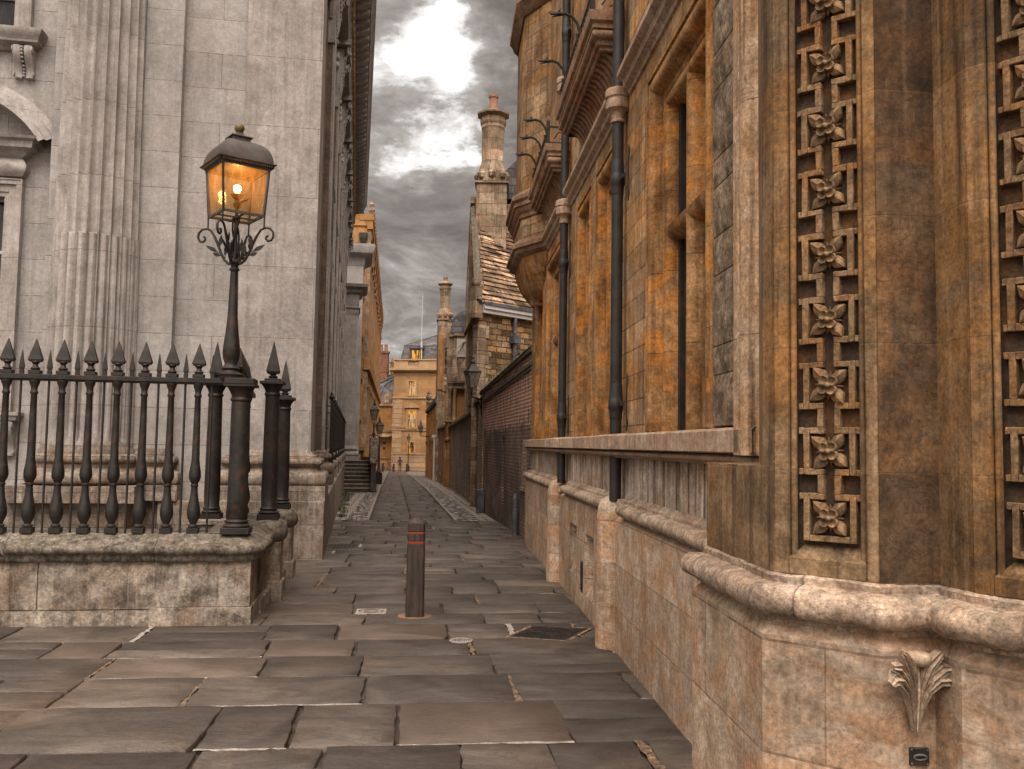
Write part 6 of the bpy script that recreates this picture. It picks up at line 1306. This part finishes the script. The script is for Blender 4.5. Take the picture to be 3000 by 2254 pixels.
# lower orange wing with slate roofs and brick chimneys, left of the end building
EL = thing('stone_building', 'lower orange stone wing with ribbed slate roofs left of the end building', 'building', (-19.5, 119.5, 0), rad(-4))
b = MB(); b.box(0, 4.4, 0, 6, -1.9, 6.7); b.box(0, 1.6, 2, 6, 6.7, 9.0); b.build('wall', M['brown'], EL)
b = MB(); b.box(-.1, 4.5, -.25, .2, 6.7, 7.05); b.box(0, 4.4, -.12, 0, 3.3, 3.5); b.box(0, 4.4, -.12, 0, -.2, 0); b.add([(.9, -.9, 2.6), (3.4, -.9, 2.6), (4.4, 0, 3.0), (.9, 0, 3.0)], [(0, 1, 2, 3)]); b.box(0, 4.4, -.1, .1, 7.05, 7.6); b.build('string_moulding', M['chim'], EL)
b = MB(); b.add([(-.2, .5, 7.3), (4.6, .5, 7.3), (4.4, 2, 9.4), (1.3, 2, 9.4), (4.6, 3.8, 11.5), (2.0, 3.8, 11.0), (-.2, 3, 7.3)], [(0, 1, 2, 3), (3, 2, 4, 5), (0, 3, 5, 6)]); b.add([(-1.5, 1, 8.6), (1.2, 1, 8.6), (-.5, 3.5, 11.6), (-3, 3.5, 11.6)], [(0, 1, 2, 3)]); b.build('slate_roof', M['slate'], EL)
b = MB(); b.tube([(1.7, .5, 7.4), (2.1, 2, 9.5), (4.4, 3.7, 11.6)], .10, 5); b.tube([(.3, 2, 9.4), (2.2, 2.6, 10.3), (4.4, 3.7, 11.6)], .10, 5); b.tube([(1.2, 1, 8.7), (-.5, 3.5, 11.7)], .10, 5); b.build('lead_rib', M['lead'], EL)
b = MB(); b.box(1.0, 2.35, 3, 4, 9.2, 14.0); b.box(.9, 2.45, 2.9, 4.1, 14.0, 14.3); b.box(.95, 2.4, 2.95, 4.05, 11.4, 11.6); f = b.build('chimney', M['brick_stack'], EL)
for x in (1.35, 2.0): b = MB(); b.lathe([(.24, 14.3), (.24, 15.1), (.28, 15.12), (.28, 15.25), (.14, 15.25)], (x, 3.5, 0), 10); b.build('pot', M['terracotta'], f)
b = MB(); b.box(2.6, 3.1, 3.4, 4.2, 10, 12.7); b.box(2.55, 3.15, 3.35, 4.25, 12.7, 12.85); f = b.build('chimney', M['rubble'], EL); b = MB(); b.lathe([(.14, 12.85), (.12, 13.4)], (2.85, 3.8, 0), 8); b.build('pot', M['terracotta'], f)
b = MB(); b.add([(2.6, -.3, 7.05), (3.7, -.3, 7.05), (3.7, -.3, 7.9), (3.15, -.3, 8.6), (2.6, -.3, 7.9), (2.6, .6, 7.05), (3.7, .6, 7.05), (3.7, .6, 7.9), (3.15, .6, 8.6), (2.6, .6, 7.9)], [(0, 1, 2, 3, 4), (4, 3, 8, 9), (3, 2, 7, 8), (0, 4, 9, 5), (1, 6, 7, 2)]); b.build('gothic_dormer', M['chim'], EL)
b = MB(); b.box(2.65, 3.0, -.01, .01, 1.65, 2.0); b.box(2.65, 3.0, -.01, .01, .95, 1.3); b.build('vent_opening', M['iron'], EL)
# ================================================================ GAS LAMPS
def gaslamp(label, X, Y, z0, rz, H=3.7, wall=None, lit=False, group='black lanterns down the lane'):
    T = thing('street_lamp', label, 'street lamp', (X, Y, z0), rz, group); zl = H-.98
    b = MB(); b.frustum((0, 0), .095, .095, .185, .185, zl, zl+.43); gl = b.build('glass', M['smoke'], T)
    b = MB()
    for k in range(4): b.tube([(.095*1.02*(1 if k in (0, 3) else -1), .095*1.02*(1 if k < 2 else -1), zl), (.19*(1 if k in (0, 3) else -1), .19*(1 if k < 2 else -1), zl+.44)], .009, 4)
    b.box(-.10, .10, -.10, .10, zl-.02, zl); b.box(-.205, .205, -.205, .205, zl+.43, zl+.455); b.build('frame', M['iron'], T)
    b = MB(); b.frustum((0, 0), .205, .205, .15, .15, zl+.455, zl+.52); b.frustum((0, 0), .15, .15, .07, .07, zl+.52, zl+.66); b.lathe([(.06, .66), (.06, .72), (.08, .73), (.05, .77), (.03, .82), (.05, .86), (.04, .89), (.012, .93), (.01, .98)], (0, 0, zl), 10); b.build('roof', M['iron'], T, ang=40)
    b = MB()
    for k in range(4): a = rad(45+90*k); b.tube([(.02*math.cos(a), .02*math.sin(a), zl-.22), (.10*math.cos(a), .10*math.sin(a), zl-.16), (.15*math.cos(a), .15*math.sin(a), zl-.08), (.135*math.cos(a), .135*math.sin(a), zl-.02)], .011, 5)
    b.tube([(0, 0, zl-.02), (0, 0, zl-.26)], .018, 6); b.build('cradle', M['iron'], T)
    if wall is None:
        b = MB(); b.box(-.16, .16, -.16, .16, -.2, .62); b.lathe([(.13, .62), (.14, .66), (.09, .75), (.07, .80), (.06, 1.5), (.045, zl-.7), (.07, zl-.68), (.07, zl-.62), (.04, zl-.58), (.035, zl-.24)], seg=12); b.tube([(-.22, 0, zl-.72), (.22, 0, zl-.72)], .015, 6); b.build('post', M['iron'], T, ang=40)
    else:
        b = MB(); dx, dy = wall; b.tube([(0, 0, zl-.28), (dx*.5, dy*.5, zl-.30), (dx, dy, zl-.33)], [.022, .026, .035], 8); b.tube([(dx, dy, zl-.26), (dx, dy, zl-.75)], [.03, .02], 6); b.tube([(dx*.55, dy*.55, zl-.30), (dx*.98, dy*.98, zl-.62)], .016, 6); b.build('bracket_arm', M['iron'], T)
    return T
gaslamp('black lantern on a post rising behind the pebbly pier by the steps', -6.22, 41.0, -.32, rad(12), H=4.12)
gaslamp('black lantern on a post just beyond the pebbly pier, in front of the orange wing', -7.27, 50, gz(50), rad(30), H=3.75)
gaslamp('tall black lantern post standing alone before the end building', -12.55, 111.0, gz(111), rad(20), H=4.7)
gaslamp('large black lantern on an iron bracket over the sooty brick wall', -1.14, 25.9, 3.16-2.48, rad(25), H=3.7, wall=(.46, .38))
gaslamp('small lantern on a bracket on the low orange building at far right', -7.10, 71.0, -.05, rad(10), H=3.7, wall=(.75, .3))
CD = thing('cable_pipe', 'thin black pipe running down the brick wall from the lantern bracket', 'pipe', (-.70, 26.25, 0)); b = MB(); b.tube([(0, 0, 3.0), (0, .02, -.2)], .022, 6); b.build('pipe', M['pipe'], CD)
# far bollards, bicycles and a walker
for i, (px, lb) in enumerate(((1121, 'far bollard leftmost of three, beside the parked bicycles'), (1153, 'middle of the three far bollards, left of the walker'), (1191, 'rightmost of the three far bollards, beside the lone lantern post'))):
    q = at(px, 1384, 107); bollard(lb, (q.x, 107, gz(107)), 1.0, .11, parts=False, group='bollards at the far end of the lane')
def bicycle(label, X, Y, z, rz):
    T = thing('bicycle', label, 'bicycle', (X, Y, z), rz, 'bicycles parked by the orange wing')
    for x in (-.52, .52): b = MB(); b.tube([(x+.33*math.cos(a*math.pi/12), 0, .34+.33*math.sin(a*math.pi/12)) for a in range(25)], .022, 6); [b.tube([(x, 0, .34), (x+.32*math.cos(a*math.pi/4), 0, .34+.32*math.sin(a*math.pi/4))], .006, 4) for a in range(8)]; b.build('wheel', M['iron'], T)
    b = MB()
    for p_, q_ in (((-.52, .34), (-.15, .32)), ((-.15, .32), (-.28, .85)), ((-.52, .34), (-.26, .78)), ((-.26, .80), (.36, .84)), ((-.15, .32), (.38, .76)), ((.34, .92), (.52, .34))): b.tube([(p_[0], 0, p_[1]), (q_[0], 0, q_[1])], .022, 6)
    b.build('frame', M['lead'], T); b = MB(); b.tube([(.28, -.26, .98), (.36, -.1, .95), (.36, .1, .95), (.28, .26, .98)], .018, 6); b.build('handlebar', M['iron'], T); b = MB(); b.tube([(-.42, 0, .90), (-.30, 0, .91), (-.18, 0, .89)], [.07, .06, .02], 6, flat=1); b.build('saddle', M['iron'], T)
q = at(1130, 1378, 112); bicycle('dark bicycle leaning by the wall between two far bollards', q.x, 112, gz(112), rad(20))
q = at(1113, 1378, 110); bicycle('dark bicycle half hidden behind the lantern post at far left', q.x, 110, gz(110), rad(60))
def person(X, Y, z, rz):
    vs = {'pel': (0, 0, .95, .15), 'wst': (0, 0, 1.12, .14), 'chs': (0, .01, 1.34, .17), 'nek': (0, 0, 1.50, .06), 'hd1': (0, -.02, 1.60, .085), 'hd2': (0, -.01, 1.70, .085),
          'lh': (-.09, 0, .90, .10), 'lk': (-.10, -.10, .50, .07), 'la': (-.10, -.02, .09, .05), 'lt': (-.10, -.18, .05, .04), 'rh': (.09, 0, .90, .10), 'rk': (.10, .02, .50, .07), 'ra': (.10, .20, .12, .05), 'rt': (.10, .08, .05, .04),
          'ls': (-.18, .01, 1.42, .07), 'le': (-.25, .06, 1.16, .05), 'lw': (-.24, -.06, .93, .035), 'rs': (.18, .01, 1.42, .07), 're': (.25, -.02, 1.16, .05), 'rw': (.24, -.12, .95, .035)}
    ed = [('pel', 'wst'), ('wst', 'chs'), ('chs', 'nek'), ('nek', 'hd1'), ('hd1', 'hd2'), ('pel', 'lh'), ('lh', 'lk'), ('lk', 'la'), ('la', 'lt'), ('pel', 'rh'), ('rh', 'rk'), ('rk', 'ra'), ('ra', 'rt'), ('chs', 'ls'), ('ls', 'le'), ('le', 'lw'), ('chs', 'rs'), ('rs', 're'), ('re', 'rw')]
    for sd, wr in ((-1, 'lw'), (1, 'rw')):
        w0 = vs[wr]; vs[wr+'p'] = (w0[0], w0[1]-.03, w0[2]-.07, .035); ed.append((wr, wr+'p'))
        for i in range(5): nm = '%sf%d' % (wr, i); vs[nm] = (w0[0]+(i-2)*.012, w0[1]-.05-(0 if i else .02), w0[2]-(.15 if i else .11), .009); ed.append((wr+'p', nm))
    ks = list(vs); me = bpy.data.meshes.new('person'); me.from_pydata([vs[k][:3] for k in ks], [(ks.index(a), ks.index(b)) for a, b in ed], []); o = bpy.data.objects.new('person', me); COL.objects.link(o)
    sk = o.modifiers.new('skin', 'SKIN')
    for i, k in enumerate(ks): r_ = vs[k][3]; me.skin_vertices[0].data[i].radius = (r_, r_*.8)
    me.skin_vertices[0].data[0].use_root = True; su = o.modifiers.new('sub', 'SUBSURF'); su.levels = su.render_levels = 1
    m_, t_, p_ = newmat('dark_clothing'); p_.inputs['Base Color'].default_value = (.045, .036, .034, 1); p_.inputs['Roughness'].default_value = .9; me.materials.append(m_)
    o.location = (X, Y, z); o.rotation_euler = (0, 0, rz); return o
q = at(1171, 1388, 104); o = person(q.x, 104, gz(104)+.01, rad(10)); tag(o, 'person in dark clothes walking between the far bollards', 'person')
b = MB(); b.lathe([(.03, 1.64), (.09, 1.66), (.10, 1.72), (.08, 1.79), (.02, 1.81)], (0, .015, 0), 10); b.build('hair', M['iron'], o)
